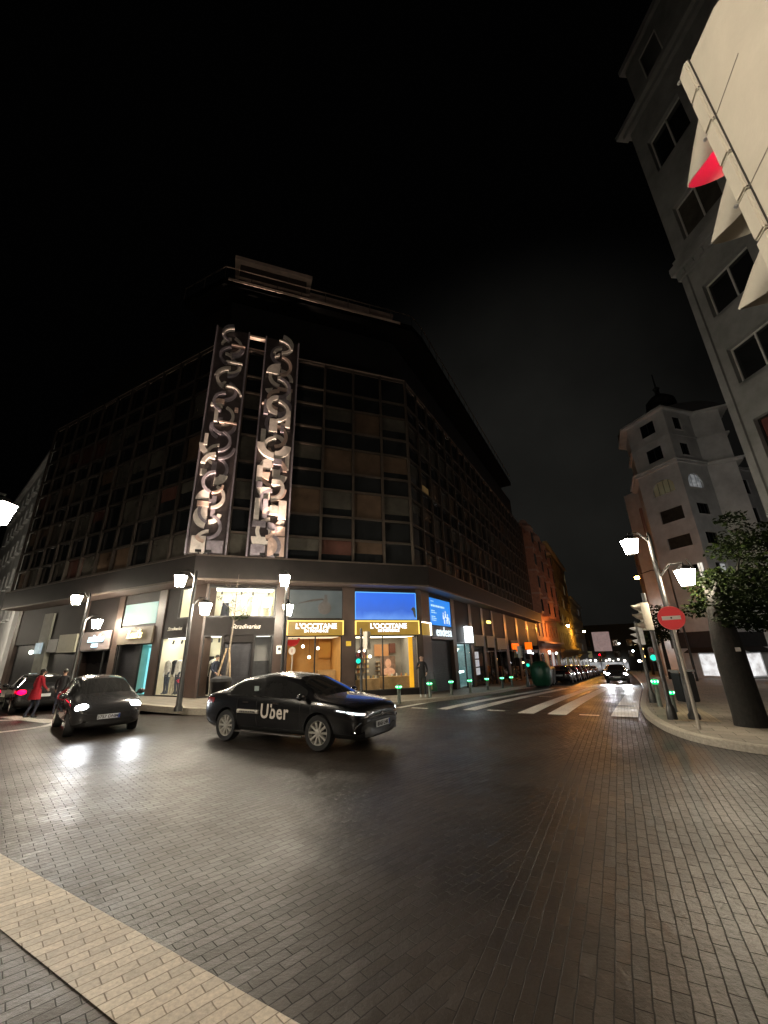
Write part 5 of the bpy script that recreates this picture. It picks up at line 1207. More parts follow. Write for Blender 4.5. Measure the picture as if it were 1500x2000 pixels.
for y in (.6, -.6): beam(ow, 2.0, 900, y, 60)
p = rows(RW, 34, 7.6); ow2 = make_car('hatch', (*p, terr(*p) + .02), 208.5, paint_s, 'second oncoming car farther down the street', hl=hl_far, name='oncoming_car', detail=False, spokes=5)
p = rows(RW, 58, 8.4); make_car('hatch', (*p, terr(*p) + .02), 208.5, paint_w, 'third oncoming car, smallest in the far street', hl=hl_far, name='oncoming_car', detail=False, spokes=5)
# row of parked cars at the far kerb
pk = ['first', 'second', 'third', 'fourth', 'fifth', 'sixth', 'seventh', 'eighth']
for i in range(8):
    p = rows(RW, 20.5 + i * 5.4, 4.0 + .05 * i)
    make_car('hatch' if i % 3 else 'sedan', (*p, terr(*p) + .01), 28.5, (paint_k, paint_g, paint_r, paint_k, paint_s, paint_g, paint_k, paint_w)[i], pk[i] + ' parked car along the far kerb, counted from the dark waste containers', 'cars parked along the far kerb', spokes=5, detail=False, name='parked_car')
# tail-lit cars waiting on the side road, left
make_car('hatch', (-15.2, 18.7, 0.0), -46, paint_g, 'dark grey car with red tail lights waiting behind the person in red', tl=tl_on, tz=.80, name='waiting_car', spokes=5, detail=False)
make_car('hatch', (-17.7, 18.3, 0.0), -48, paint_g, 'dark grey car with red tail lights at the left edge of the photo', tl=tl_on, tz=.80, name='waiting_car', spokes=5, detail=False)
# ------------------------------------------------------------------ people and mannequins
skin_m = P('skin', (.45, .28, .20), .55, .1, 8)
def figure(loc, hd, h, pose, mats, label, cat='person', name='person', group=None, hair=None, coat=None, headless=False):
    """one continuous skinned body; pose gives elbow/wrist/knee/ankle points in metres for a 1.75 m figure facing +y"""
    V = []; E_ = []; Rr = []; kind = []
    def add(p, r, par, k):
        V.append(Vector(p)); Rr.append(r if isinstance(r, tuple) else (r, r)); kind.append(k)
        if par is not None: E_.append((par, len(V) - 1))
        return len(V) - 1
    lean = Vector(pose.get('lean', (0, 0, 0)))
    def L(p, f): return Vector(p) + lean * f
    pe = add((0, 0, .95), (.155, .115), None, 'leg'); ab = add(L((0, 0, 1.10), .2), (.145, .105), pe, 'top')
    ch = add(L((0, 0, 1.30), .6), (.17, .115), ab, 'top'); nb = add(L((0, 0, 1.46), .9), (.09, .08), ch, 'top')
    nk = add(L((0, .01, 1.53), 1.0), .052, nb, 'skin')
    hd_ = Vector(pose.get('head', (0, 0, 0)))
    if not headless:
        h1 = add(L((0, .03, 1.60), 1.05) + hd_ * .5, (.068, .075), nk, 'skin'); h2 = add(L((0, .025, 1.67), 1.1) + hd_, (.078, .092), h1, 'skin'); add(L((0, .015, 1.73), 1.1) + hd_, (.06, .07), h2, 'skin')
    for sg, a in ((1, pose.get('armR')), (-1, pose.get('armL'))):
        a = a or ((.24, -.02, 1.16), (.25, .06, .92))
        el = Vector((a[0][0] * sg, a[0][1], a[0][2])); wr = Vector((a[1][0] * sg, a[1][1], a[1][2]))
        s_ = add(L((sg * .175, 0, 1.42), .85), .065, nb, 'top'); e_ = add(L(el, .6), .046, s_, 'top'); w_ = add(L(wr, .6), .034, e_, 'top')
        dr = (wr - el).normalized(); pm = add(L(wr + dr * .06, .6), (.036, .020), w_, 'skin'); side = dr.cross(Vector((0, 1, 0))).normalized() if abs(dr.y) < .9 else Vector((1, 0, 0))
        fw_ = side.cross(dr)
        for i in range(4):
            k_ = add(L(wr + dr * .10 + fw_ * (i - 1.5) * .02, .6), .0095, pm, 'skin'); m_ = add(L(wr + dr * (.135 + .006 * (i in (1, 2))) + fw_ * (i - 1.5) * .02 - side * sg * .012, .6), .0085, k_, 'skin')
            add(L(wr + dr * (.16 + .008 * (i in (1, 2))) + fw_ * (i - 1.5) * .02 - side * sg * .03, .6), .0075, m_, 'skin')
        t1 = add(L(wr + dr * .055 + fw_ * .045, .6), .011, pm, 'skin'); add(L(wr + dr * .095 + fw_ * .06 - side * sg * .015, .6), .009, t1, 'skin')
    for sg, g in ((1, pose.get('legR')), (-1, pose.get('legL'))):
        g = g or ((.10, .01, .50), (.10, -.02, .09))
        kn = Vector((g[0][0] * sg, g[0][1], g[0][2])); an = Vector((g[1][0] * sg, g[1][1], g[1][2]))
        hp = add((sg * .095, 0, .88), (.095, .10), pe, 'leg'); k_ = add(kn, .062, hp, 'leg'); a_ = add(an, .045, k_, 'leg')
        f_ = add(an + Vector((0, .07, -.045)), (.042, .035), a_, 'shoe'); add(an + Vector((0, .17, -.06)), (.036, .026), f_, 'shoe'); add(an + Vector((0, -.04, -.05)), .034, a_, 'shoe')
    me = bpy.data.meshes.new('tmp'); me.from_pydata(V, E_, []); ob = bpy.data.objects.new('tmp', me); COL.objects.link(ob)
    md = ob.modifiers.new('k', 'SKIN'); md.use_smooth_shade = True
    for i, v in enumerate(me.skin_vertices[0].data): v.radius = Rr[i]; v.use_root = (i == 0)
    sb = ob.modifiers.new('s', 'SUBSURF'); sb.levels = sb.render_levels = 1
    bpy.context.view_layer.update(); res = evalmesh(ob); bpy.data.objects.remove(ob)
    order = ['skin', 'top', 'leg', 'shoe']; res.materials.clear()
    for k in order: res.materials.append(mats[k])
    segs = [(V[a], V[b], kind[b], max(Rr[b])) for a, b in E_]
    for p in res.polygons:
        c = p.center; best = None
        for a, b, k, r_ in segs:
            t = max(0, min(1, (c - a).dot(b - a) / max(1e-9, (b - a).length_squared))); dd = (c - a.lerp(b, t)).length - r_
            if best is None or dd < best[0]: best = (dd, k)
        p.material_index = order.index(best[1]); p.use_smooth = True
    o = thing(name, (0, 0, 0), label, cat, group); b = bpy.data.objects.new('body', res); COL.objects.link(b); b.parent = o
    c = L((0, .02, 1.68), 1.1) + hd_
    if not headless and cat == 'person':
        mb = MB(); 
        for sg in (1, -1): mb.ball((c.x + sg * .03, c.y + .088, c.z - .01), .009, 8, 6)
        mb.build('eyes', ink_m, o); mb = MB(); mb.ball((c.x, c.y + .10, c.z - .035), (.014, .02, .022), 8, 6)
        for sg in (1, -1): mb.ball((c.x + sg * .082, c.y, c.z - .02), (.012, .02, .032), 8, 6)
        mb.build('nose_and_ears', skin_m, o); mb = MB(); mb.ball((c.x, c.y + .088, c.z - .072), (.025, .008, .008), 8, 6); mb.build('mouth', P('lips', (.35, .14, .12), .5), o)
    if hair and not headless:
        mb = MB(); mb.ball((c.x, c.y - .025, c.z + .025), (.088, .098, .085), 14, 10)
        if hair[1]: mb.ball((c.x, c.y - .06, c.z - .06), (.08, .05, .12), 12, 8)
        mb.build('hair', hair[0], o, smooth=True)
    if coat:
        zt, zb, w_, m_ = coat; mb = MB(); k = 18; rings = []
        for zz, f in ((zt, 1.0), ((zt + zb) / 2, 1.12), (zb, 1.3)):
            rings.append([(w_ * f * math.cos(2 * math.pi * i / k) + lean.x * (zz - .9), w_ * .72 * f * math.sin(2 * math.pi * i / k) + lean.y * (zz - .9), zz) for i in range(k)])
        mb.add([q for r_ in rings for q in r_], [(j * k + i, j * k + (i + 1) % k, (j + 1) * k + (i + 1) % k, (j + 1) * k + i) for j in range(2) for i in range(k)]); mb.build('coat_skirt', m_, o, smooth=True)
    o.location = loc; o.rotation_euler = (0, 0, -R(hd)); o.scale = (h / 1.75,) * 3
    return o
def cloth(n_, c): return P(n_, c, .85, .25, 12, bump=.1)
blk = cloth('black_cloth', (.014, .014, .016)); navy = cloth('navy_cloth', (.03, .035, .055)); redc = cloth('red_coat', (.38, .012, .025)); olive = cloth('olive_coat', (.035, .04, .03)); whc = cloth('white_cloth', (.6, .58, .54)); jean = cloth('jeans', (.06, .075, .11)); shoe = cloth('shoe', (.03, .03, .03)); paleshoe = cloth('pale_shoe', (.5, .5, .5))
hb_ = P('dark_hair', (.015, .012, .01), .5)
def pz(x, y): return (x, y, pav(x, y) + .01)
def D(t, g, s=shoe): return dict(skin=skin_m, top=t, leg=g, shoe=s)
walk = dict(legR=((.10, .14, .50), (.10, .02, .10)), legL=((.10, .0, .49), (.10, -.24, .13)), armR=((.25, -.12, 1.17), (.25, -.02, .93)), armL=((.25, .10, 1.17), (.24, .24, .97)))
stand = dict()
bag = dict(armR=((.27, .02, 1.17), (.20, .20, 1.02)), armL=((.26, -.02, 1.16), (.24, .10, .93)), lean=(0, .06, 0), head=(0, .03, -.01))
figure(pz(-8.35, 18.65), 200, 1.62, walk, D(blk, blk), 'person in black walking past the left clothes window', hair=(hb_, 0))
figure(pz(-7.25, 17.9), 110, 1.62, bag, D(navy, blk), 'person in navy jacket beside the young tree stakes', hair=(hb_, 0))
figure(pz(-1.65, 20.6), 250, 1.62, dict(lean=(0, .12, 0), head=(0, .05, -.03), armR=((.26, .08, 1.18), (.14, .30, 1.12)), armL=((.26, .08, 1.18), (.12, .30, 1.08))), D(olive, blk), 'person in dark olive coat looking down before the gold-signed window', hair=(hb_, 0), coat=(1.0, .72, .19, olive))
figure(pz(1.50, 19.15), 185, 1.70, dict(armR=((.24, .06, 1.17), (.14, .25, 1.30)), armL=((.24, 0, 1.16), (.2, .18, 1.0)), legR=((.10, .06, .5), (.10, 0, .09))), D(blk, blk, paleshoe), 'person in black with pale shoes by the yellow window panel', hair=None)
figure((-12.9, 15.9, 0.01), 20, 1.62, dict(lean=(0, .05, 0), head=(0, .03, -.01), armR=((.25, .04, 1.17), (.20, .22, 1.02)), armL=((.25, .0, 1.17), (.24, .08, .93)), legR=((.10, .10, .50), (.10, .0, .09)), legL=((.10, .02, .49), (.10, -.16, .10))), D(redc, navy), 'person in a red coat standing on the side road before red tail lights', hair=(hb_, 1), coat=(1.02, .66, .20, redc))
figure((-12.5, 16.6, 0.01), 330, 1.58, walk, D(blk, navy), 'person in black half hidden behind the red coat', hair=(hb_, 0))
figure(pz(16.0, 20.55), 215, 1.66, walk, D(whc, jean), 'person in white walking beyond the broad tree trunk', hair=(hb_, 1))
gb = thing('tote_bag', pz(1.78, 18.98), 'green canvas bag with pale print beside the person in black', 'bag')
x, y, z = pz(1.92, 19.0); mb = MB(); mb.hull2([(x - .2, y - .09, z + .25), (x + .2, y - .09, z + .25), (x + .2, y + .09, z + .25), (x - .2, y + .09, z + .25)], [(x - .16, y - .05, z + .72), (x + .16, y - .05, z + .72), (x + .16, y + .05, z + .72), (x - .16, y + .05, z + .72)]); mb.build('bag_body', P('green_canvas', (.02, .07, .04), .8), gb, bevel=.02)
mb = MB(); mb.tube([(x - .1, y, z + .7), (x - .08, y, z + 1.0), (x + .08, y, z + 1.0), (x + .1, y, z + .7)], .012, 5); mb.build('strap', olive, gb); mb = MB(); mb.box(x - .16, x - .02, y - .105, y - .095, z + .32, z + .52); mb.build('print', P('bag_print', (.45, .35, .2), .7), gb)
# mannequins
man = P('mannequin_white', (.8, .8, .78), .45, .03); stripe = cloth('stripe_top', (.72, .70, .66)); stripe_d = cloth('dark_top', (.02, .022, .03)); pale = cloth('pale_trousers', (.55, .5, .4)); ivory = cloth('ivory_dress', (.75, .72, .66))
def mann(F, s, n_, z, top, leg, label, h=1.68, hd=0, coat=None):
    p = at(F, s, n_, z); yaw = math.degrees(math.atan2(F.col[1][0], F.col[1][1])) + hd
    return figure(p, yaw, h, dict(armR=((.25, .0, 1.17), (.24, .03, .93)), armL=((.25, .0, 1.17), (.24, .03, .93))), dict(skin=man, top=top, leg=leg, shoe=leg), label, 'mannequin', 'mannequin', 'mannequins in the clothes windows', headless=True, coat=coat)
mann(LW, 1.75, -.38, .42, stripe, jean, 'mannequin in a striped top, right in the tall left clothes window', 1.62)
mann(LW, 2.12, -.42, .42, stripe_d, pale, 'mannequin in a dark top and pale trousers, middle of the tall left window', 1.62)
mann(LW, 2.5, -.38, .42, whc, jean, 'mannequin in a white top and jeans, left in the tall left window', 1.62)
mann(FR, 9.6, -.7, .40, ivory, pale, 'mannequin in ivory clothes behind the walkers on the corner', 1.65)
mann(FR, 9.35 + .05, -.9, 3.6, whc, stripe_d, 'mannequin in white top and dark skirt, leftmost in the upper window', 1.1, coat=(1.05, .1, .24, stripe_d))
mann(FR, 9.0, -.7, 3.6, whc, ivory, 'mannequin in white, second from the left in the upper window', 1.12)
mann(FR, 8.55, -.8, 3.6, stripe, ivory, 'mannequin in a patterned top, middle of the upper window', 1.1)
mann(FR, 8.1, -.75, 3.6, ivory, ivory, 'mannequin in a long ivory dress in the upper window', 1.12, coat=(1.05, .08, .22, ivory))
ch = thing('chair', at(FR, 7.6, -.8, 3.6), 'white chair at the right end of the upper clothes window', 'chair')
F_ = frame(V2(at(FR, 7.6, -.8, 0)), -DF, NF, 3.6); mb = MB(F_); mb.box(-.2, .2, -.2, .2, .42, .46); mb.build('seat', man, ch); mb = MB(F_); mb.box(-.18, .18, -.2, -.17, .46, .95); mb.build('backrest', man, ch)
for a, b in ((-.18, -.18), (.18, -.18), (.18, .18), (-.18, .18)): mb = MB(F_); mb.box(a - .015, a + .015, b - .015, b + .015, 0, .42); mb.build('leg', steel_m, ch)
for i, (z, hh) in enumerate(((.75, .05), (.9, .05), (1.02, .05))): pass
# ------------------------------------------------------------------ the other buildings
grey_r = P('grey_render', (.23, .235, .235), .75, .3, .7, bump=.1, bscale=30)
white_r = P('white_render', (.68, .69, .70), .75, .22, .5, bump=.1, bscale=20)
redb = P('red_brick_front', (.30, .14, .09), .7, .3, 2.5, bump=.1)
ochre = P('ochre_render', (.36, .25, .10), .75, .25, 1.5)
stone = P('pale_stone', (.38, .34, .29), .7, .2, 2)
dk = P('dark_roof', (.03, .03, .032), .7, .3, 2)
frame_w = P('white_frame', (.55, .55, .53), .5, .1)
def win(F, s0, s1, z0, z1, n_, parent, pane=pane_m, fr=None, mull=1, deep=.14, sill=None):
    mb = MB(F); mb.box(s0, s1, n_ - .16, n_ - deep, z0, z1); w_ = mb.build('window', pane, parent)
    mb = MB(F); t = .06; a = n_ - deep; b = n_ - deep + .05
    mb.box(s0, s0 + t, a, b, z0, z1); mb.box(s1 - t, s1, a, b, z0, z1); mb.box(s0 + t, s1 - t, a, b, z0, z0 + t); mb.box(s0 + t, s1 - t, a, b, z1 - t, z1)
    if sill and z0 > 2: q = MB(F); q.box(s0 - .1, s1 + .1, n_ + .002, n_ + .10, z0 - .13, z0 - .03); q.build('sill', sill, w_)
    for i in range(mull): x = s0 + (s1 - s0) * (i + 1) / (mull + 1); mb.box(x - .03, x + .03, a, b, z0 + t, z1 - t)
    mb.build('frame', fr or frame_w, w_); return w_
def wall_with_holes(F, S0, S1, Z0, Z1, holes, n0, n1, name, mat, parent):
    """a wall of butted blocks around rectangular openings (columns share their s extents)"""
    mb = MB(F); ss = sorted({S0, S1} | {h[0] for h in holes} | {h[1] for h in holes})
    for a, b in zip(ss[:-1], ss[1:]):
        if b - a < 1e-4: continue
        m_ = (a + b) / 2; cuts = sorted([(h[2], h[3]) for h in holes if h[0] < m_ < h[1]]); z = Z0
        for c0, c1 in cuts:
            if c0 > z: mb.box(a, b, n0, n1, z, c0)
            z = max(z, c1)
        if Z1 > z: mb.box(a, b, n0, n1, z, Z1)
    return mb.build(name, mat, parent)
# near right block
C = Vector((14.19, 14.09)); F = frame(C, az(174), Vector((-az(174).y * -1, 0)) if False else Vector((az(174).y, -az(174).x)))
bl = thing('apartment_block', (C.x, C.y, 0), 'tall grey apartment block rising out of the frame at the upper right', 'building')
hs = []
cols = [(.65 + i * 3.5, 2.65 + i * 3.5) for i in range(6)]
rws = [(8.2, 10.0), (11.65, 13.3), (15.0, 16.75), (19.6, 21.7), (24.4, 26.7), (4.6, 6.4)]
for a, b in cols:
    for z0, z1 in rws: hs.append((a, b, z0, z1))
wall_with_holes(F, 0, 26, -1, 28.9, hs, -.35, 0, 'wall', grey_r, bl)
mb = MB(F); mb.box(0.02, 26, -9, -.36, -1, 28.9); mb.build('core_wall', grey_r, bl)
redbl = P('dark_red_blind', (.08, .02, .015), .7)
for j, (z0, z1) in enumerate(rws):
    for i, (a, b) in enumerate(cols): win(F, a, b, z0, z1, -.1, bl, redbl if j == 0 else (cur2 if (i + j) % 4 == 3 else pane_m), fr=frame_w if j else trim_m, mull=1, deep=.14, sill=grey_r)
mb = MB(F)
mb.box(-.25, 26, -.1, .28, 18.3, 18.75); mb.box(-.12, 26, -.1, .14, 17.9, 18.3); mb.box(-.12, 26, 0, .1, 18.75, 19.1)
for i in range(44): mb.box(.1 + i * .5, .35 + i * .5, .0, .2, 18.0, 18.28) 
mb.build('string_course', grey_r, bl)
mb = MB(F); mb.box(-.5, 26, -.3, .42, 28.9, 29.2); mb.box(-.25, 26, -.3, .2, 28.6, 28.9); mb.build('cornice', grey_r, bl)
mb = MB(F); mb.box(.5, 26, -8, -.5, 29.35, 33.5); mb.box(.3, 26, -8, -.3, 33.5, 33.9); mb.build('attic_wall', grey_r, bl)
mb = MB(F); mb.box(.0, .28, 0, .1, -1, 17.9); mb.build('corner_strip', grey_r, bl)
for i in range(3): win(F, 1.4 + i * 3.5, 2.6 + i * 3.5, 30.5, 32.6, -.36, bl, mull=0)

# white turreted building
T = Vector((32.72, 40.41)); f1 = az(-18); f2 = az(72); Zb = -2.2
tb = thing('tower_building', (T.x + 4, T.y + 6, Zb), 'white corner building with octagonal turret and arched lit windows', 'building')
F1 = frame(T, f1, Vector((f1.y, -f1.x)) if Vector((f1.y, -f1.x)).dot(-T) > 0 else Vector((-f1.y, f1.x)))
n2_ = Vector((f2.y, -f2.x)); n2_ = n2_ if n2_.dot(-T) > 0 else -n2_
F2 = frame(T, f2, n2_)
A_ = T + f1 * 5.0; B_ = T + f2 * 4.6; pl0 = A_ + az(27) * 5; pl1 = B_ + az(117) * 3
oct_ = [T, A_, pl0, pl0 + az(72) * 5, pl1 + az(27) * 5, pl1, B_]
ctrT = sum(oct_, Vector((0, 0))) / len(oct_)
def ring_at(k, cut=0): return [tuple(ctrT + (p - ctrT) * k) for p in oct_]
mb = MB(); mb.prism(ring_at(.94), Zb, 28.0); mb.build('tower_core', white_r, tb)
h1 = [(.9, 3.4, 2.2 - 3.2, 1.6), (.8, 2.6, 8.0, 9.9), (.85, 3.45, 11.9, 13.2), (.85, 3.5, 14.9, 16.4), (1.0, 3.6, 18.2, 19.9)]
wall_with_holes(F1, -.02, 5.0, Zb, 21.3, h1, -.3, 0, 'wall', white_r, tb)
h2 = [(.9, 3.7, -1.1, 1.3), (1.2, 2.9, 8.0, 9.9), (1.1, 3.0, 11.9, 13.2), (1.1, 3.0, 15.2, 16.5), (.9, 3.1, 18.3, 20.0)]
wall_with_holes(F2, 0.02, 4.6, Zb, 21.3, h2, -.3, 0, 'wall', white_r, tb)
h1u = [(1.3, 3.2, 22.3, 24.0), (1.4, 3.2, 25.7, 27.4)]; h2u = [(1.4, 2.7, 22.3, 23.9), (1.4, 2.6, 25.6, 27.3)]
wall_with_holes(F1, -.02, 4.9, 21.3, 28.0, h1u, -.3, -.05, 'wall', white_r, tb); wall_with_holes(F2, .02, 4.2, 21.3, 28.0, h2u, -.3, -.05, 'wall', white_r, tb)
warm_w = EM('warm_window', (1, .72, .42), .05, .3, .8); cool_w = EM('cool_window', (.85, .95, 1), .25, .8, 2.5)
for h, i in zip(h1[1:] + h1u, range(9)): win(F1, *h, 0, tb, warm_w if h[2] == 18.2 else (cur2 if i in (1, 2) else pane_m), fr=dk, mull=3 if h[2] == 18.2 else 1, deep=.2, sill=white_r)
for h, i in zip(h2[1:] + h2u, range(9)): win(F2, *h, 0, tb, cool_w if h[2] == 18.3 else pane_m, fr=dk, mull=2, deep=.2, sill=white_r)
def spandrels(F, s0, s1, zc, zt, n1):   # corner fillers that make a round-headed window
    mb = MB(F); w_ = (s1 - s0) / 2; k = 8
    for sg in (-1, 1):
        c = (s0 + s1) / 2; pts = [(c + sg * w_ * math.cos(R(90) * i / k), zc + (zt - zc) * math.sin(R(90) * i / k)) for i in range(k + 1)] + [(c + sg * w_, zt)]
        mb.hull2([(a, -.28, b) for a, b in pts], [(a, n1, b) for a, b in pts])
    mb.build('arch_spandrel', white_r, tb)
spandrels(F1, 1.0, 3.6, 18.9, 19.91, .002); spandrels(F2, .9, 3.1, 18.9, 20.01, .002)
mb = MB()
for z, k, h in ((21.2, 1.06, .3), (21.5, 1.10, .15), (24.8, 1.0, .2), (28.0, 1.12, .25)): mb.prism(ring_at(k), z, z + h)
mb.build('cornice', white_r, tb)
shopw = EM('white_shop_window', (1, .95, .92), 1.1, .55, 1.4)
for F, a, b in ((F1, .5, 1.9), (F1, 2.0, 3.4), (F2, .9, 2.2), (F2, 2.3, 3.7)):
    mb = MB(F); mb.box(a, b, -.2, -.1, -1.0, 1.0); mb.build('shop_window', shopw, tb)
mb = MB(F1); mb.box(-.1, 6.0, .0, .1, 1.6, 3.2); mb.build('shop_fascia', dk, tb); mb = MB(F2); mb.box(0.1, 5.5, .0, .1, 1.6, 3.0); mb.build('shop_fascia', dk, tb)
for F, a, w_ in ((F1, .4, 3.6), (F2, .5, 3.4)):
    mb = MB(F); mb.hull2([(a, .05, 1.6), (a + w_, .05, 1.6), (a + w_, 1.1, 1.15), (a, 1.1, 1.15)], [(a, .05, 1.68), (a + w_, .05, 1.68), (a + w_, 1.1, 1.2), (a, 1.1, 1.2)]); mb.build('awning', dk, tb)
mb = MB(); cx, cy = ctrT
mb.lathe([(5.6, 28.25), (4.6, 28.6), (2.6, 29.1), (1.5, 29.9), (1.4, 31.0), (1.7, 31.1), (1.6, 31.9), (.9, 32.6), (.3, 33.0), (.25, 33.6), (.4, 33.9), (.1, 34.2), (.05, 36.2)], 16, (cx, cy, 0)); mb.build('dome', dk, tb)
# lower wings
wg = az(75); wn = Vector((wg.y, -wg.x)); wn = wn if wn.dot(-T) > 0 else -wn; FW = frame(B_ - wn * .8, wg, wn)
hw = [(2.4 + i * 2.9, 4.2 + i * 2.9, z, z + 1.9) for i in range(7) for z in (8.0, 11.6, 15.0, 18.6)]
wall_with_holes(FW, -1, 26, Zb, 21.6, hw, -.3, 0, 'wall', white_r, tb)
for h in hw: win(FW, *h, 0, tb, pane_m, fr=dk, deep=.2, sill=white_r)
mb = MB(FW); mb.box(-1, 26, -10, -.31, Zb, 21.6); mb.build('core_wall', white_r, tb)
mb = MB(FW); mb.box(-.5, 26, -.2, .3, 21.6, 21.95); mb.build('cornice', white_r, tb); mb = MB(FW); mb.box(1.2, 6.5, -6, -.6, 21.95, 24.2); mb.box(1.0, 6.7, -6, -.4, 24.2, 24.5); mb.build('attic_wall', white_r, tb)
mb = MB(FW); mb.box(3.0, 4.8, -.58, -.56, 22.4, 23.7); mb.build('window', pane_m, tb)
mb = MB(FW); mb.box(2.2, 26, .0, .1, -1.0, 3.0); mb.build('shop_fascia', dk, tb)
# street side of the tower building
n3 = az(28.5); sn_ = Vector((-n3.y, n3.x)); FS = frame(pl0, n3, sn_)
hs3 = [(1.5 + i * 3, 2.9 + i * 3, z, z + 1.8) for i in range(8) for z in (4.6, 8.0, 11.6, 15.0)]
wall_with_holes(FS, 0, 28, Zb - 2, 19, hs3, -.3, 0, 'wall', P('pinkish_render', (.38, .27, .25), .75, .15, 1.2), tb)
for h in hs3: win(FS, *h, 0, tb, pane_m, fr=dk, deep=.2)
mb = MB(FS); mb.box(0, 28, -9, -.31, Zb - 2, 18.9); mb.build('core_wall', white_r, tb)
litp = EM('lit_pane', (1, .85, .68), 1.1, .3, 1.5)
mb = MB(F1); mb.box(.5, .95, .01, .04, 8.2, 9.9); mb.build('lit_window', litp, tb); mb = MB(F1); mb.box(.71, .74, .04, .05, 8.2, 9.9); mb.box(.5, .95, .04, .05, 8.95, 9.0); mb.build('frame', dk, tb)
mb = MB(F2); mb.box(2.0, 2.7, -.13, -.1, 8.1, 9.8); mb.build('lit_window', EM('pale_pane', (.9, .95, .9), .35, .5, 2), tb)

# far left white block
Lc = Vector((-26.95, 29.56)); ld = az(-49); ln_ = Vector((-.656, -.755)); FL = frame(Lc, ld, ln_)
wb = thing('apartment_block', (Lc.x - 6, Lc.y + 8, 0), 'pale grey apartment block at the far left edge', 'building')
hl_ = [(1.2 + i * 2.6, 2.5 + i * 2.6, z, z + 1.7) for i in range(8) for z in (5.0, 8.0, 11.0, 14.0, 16.6)]
wall_with_holes(FL, 0, 24, -1, 18.9, hl_, -.3, 0, 'wall', white_r, wb)
for h in hl_: win(FL, *h, 0, wb, pane_m, fr=grey_r, deep=.22)
mb = MB(FL); mb.box(0.02, 24, -4, -.31, -1, 18.8); mb.build('core_wall', white_r, wb)
mb = MB(FL); mb.box(-.2, 24, -.3, .35, 18.9, 19.25)
mb.build('cornice', white_r, wb)
for h in hl_: mb = MB(FL); mb.box(h[0] - .1, h[1] + .1, 0, .25, h[2] - .15, h[2] - .03); mb.build('window_sill', white_r, wb)
# street row beyond the office block
def street_house(s0, s1, top, mat, label, floors, bays_n, oriel, trim, shopcol):
    z0 = terr(*rows(RW, (s0 + s1) / 2, 0)); o = thing('street_house', (*rows(RW, (s0 + s1) / 2, -3), z0), label, 'building')
    bw = (s1 - s0) / bays_n; fh = (top - z0 - 5.0) / floors; hs = []
    for b in range(bays_n):
        for f in range(floors): c = s0 + (b + .5) * bw; z = z0 + 5.4 + f * fh; hs.append((c - .55, c + .55, z, z + fh * .62))
    wall_with_holes(RW, s0, s1, z0 - 1, top, hs, -.3, 0.0, 'wall', mat, o)
    mb = MB(RW); mb.box(s0, s1, -10, -.31, z0 - 1, top); mb.build('core_wall', dk, o)
    for i, h in enumerate(hs): win(RW, *h, 0, o, pane_m if i % 11 != 5 else EM('blue_white_pane', (.75, .85, 1), .8), fr=trim, deep=.2)
    mb = MB(RW); mb.box(s0 - .0, s1, -.2, .55, top, top + .35); mb.build('cornice', trim, o); mb = MB(RW)
    mb.box(s0, s1, 0, .7, z0 + 4.5, z0 + 4.75); mb.box(s0, s1, 0, .3, z0 + 4.2, z0 + 4.5); mb.build('shop_canopy', trim, o)
    for b in range(0, bays_n, 2) if oriel else []:
        c = s0 + (b + .5) * bw
        mb = MB(RW); poly = [(c - 1.2, 0.0), (c + 1.2, 0.0), (c + .8, .9), (c - .8, .9)]; mb.prism(poly, z0 + 8.2, top - 1.5); mb.build('oriel', mat, o)
        for f in range(1, floors):
            z = z0 + 5.4 + f * fh
            mb = MB(RW); mb.box(c - .7, c + .7, .9, .93, z, z + fh * .5); mb.build('window', pane_m, o)
            mb = MB(RW); mb.hull2([(c - 1.35, .003, z + fh * .7), (c + 1.35, .003, z + fh * .7), (c + .95, 1.05, z + fh * .7), (c - .95, 1.05, z + fh * .7)], [(c - 1.3, .003, z + fh * .78), (c + 1.3, .003, z + fh * .78), (c + .9, 1.0, z + fh * .78), (c - .9, 1.0, z + fh * .78)]); mb.build('oriel_ledge', trim, o)
    for b in range(bays_n):
        c = s0 + (b + .5) * bw; mb = MB(RW); mb.box(c - bw * .36, c + bw * .36, .005, .03, z0 + .4, z0 + 3.3); mb.build('shop_window', shopcol[b % len(shopcol)], o)
    return o
dimsh = P('dark_shop', (.03, .03, .035), .15); litsh = EM('lit_shop', (.85, .93, 1), .5, .6, 1.2); warmsh = EM('warm_shop', (1, .7, .35), .12, .6, 1.0)
street_house(36.2, 58, 18.5, redb, 'dark red house with stacked bay windows next to the office block', 5, 7, True, P('pink_stone', (.36, .24, .2), .7), (dimsh, warmsh, dimsh, litsh))
street_house(58.2, 92, 20.5, ochre, 'ochre house lit by a yellow lamp farther down the street', 5, 10, False, P('ochre_trim', (.42, .33, .18), .7), (dimsh, dimsh, warmsh))
street_house(92.5, 128, 14.0, stone, 'plain stone house at the far end of the left row', 4, 9, False, stone, (litsh, dimsh, dimsh))
q = at(RW, 44, 3.0, 4.9); wall_lantern(q, at(RW, 44, 0, 5.6), sod, 'orange sodium lamp on a bracket over the far kerb')
for s in (40.5, 47.5):
    p = at(RW, s, .5, terr(*rows(RW, s, 0)) + 3.2); o = thing('wall_lamp', p, ('nearer' if s < 45 else 'farther') + ' white lamp under the red house canopy', 'lamp', 'white lamps under the canopy'); mb = MB(); mb.ball(p, .16, 10, 8); mb.build('globe', EM('canopy_glow', (.95, 1, .95), 8), o)
q = at(RW, 84, 2.6, 5.4); wall_lantern(q, at(RW, 84, 0, 6.0), sod2, 'yellow lamp on a bracket before the ochre house')
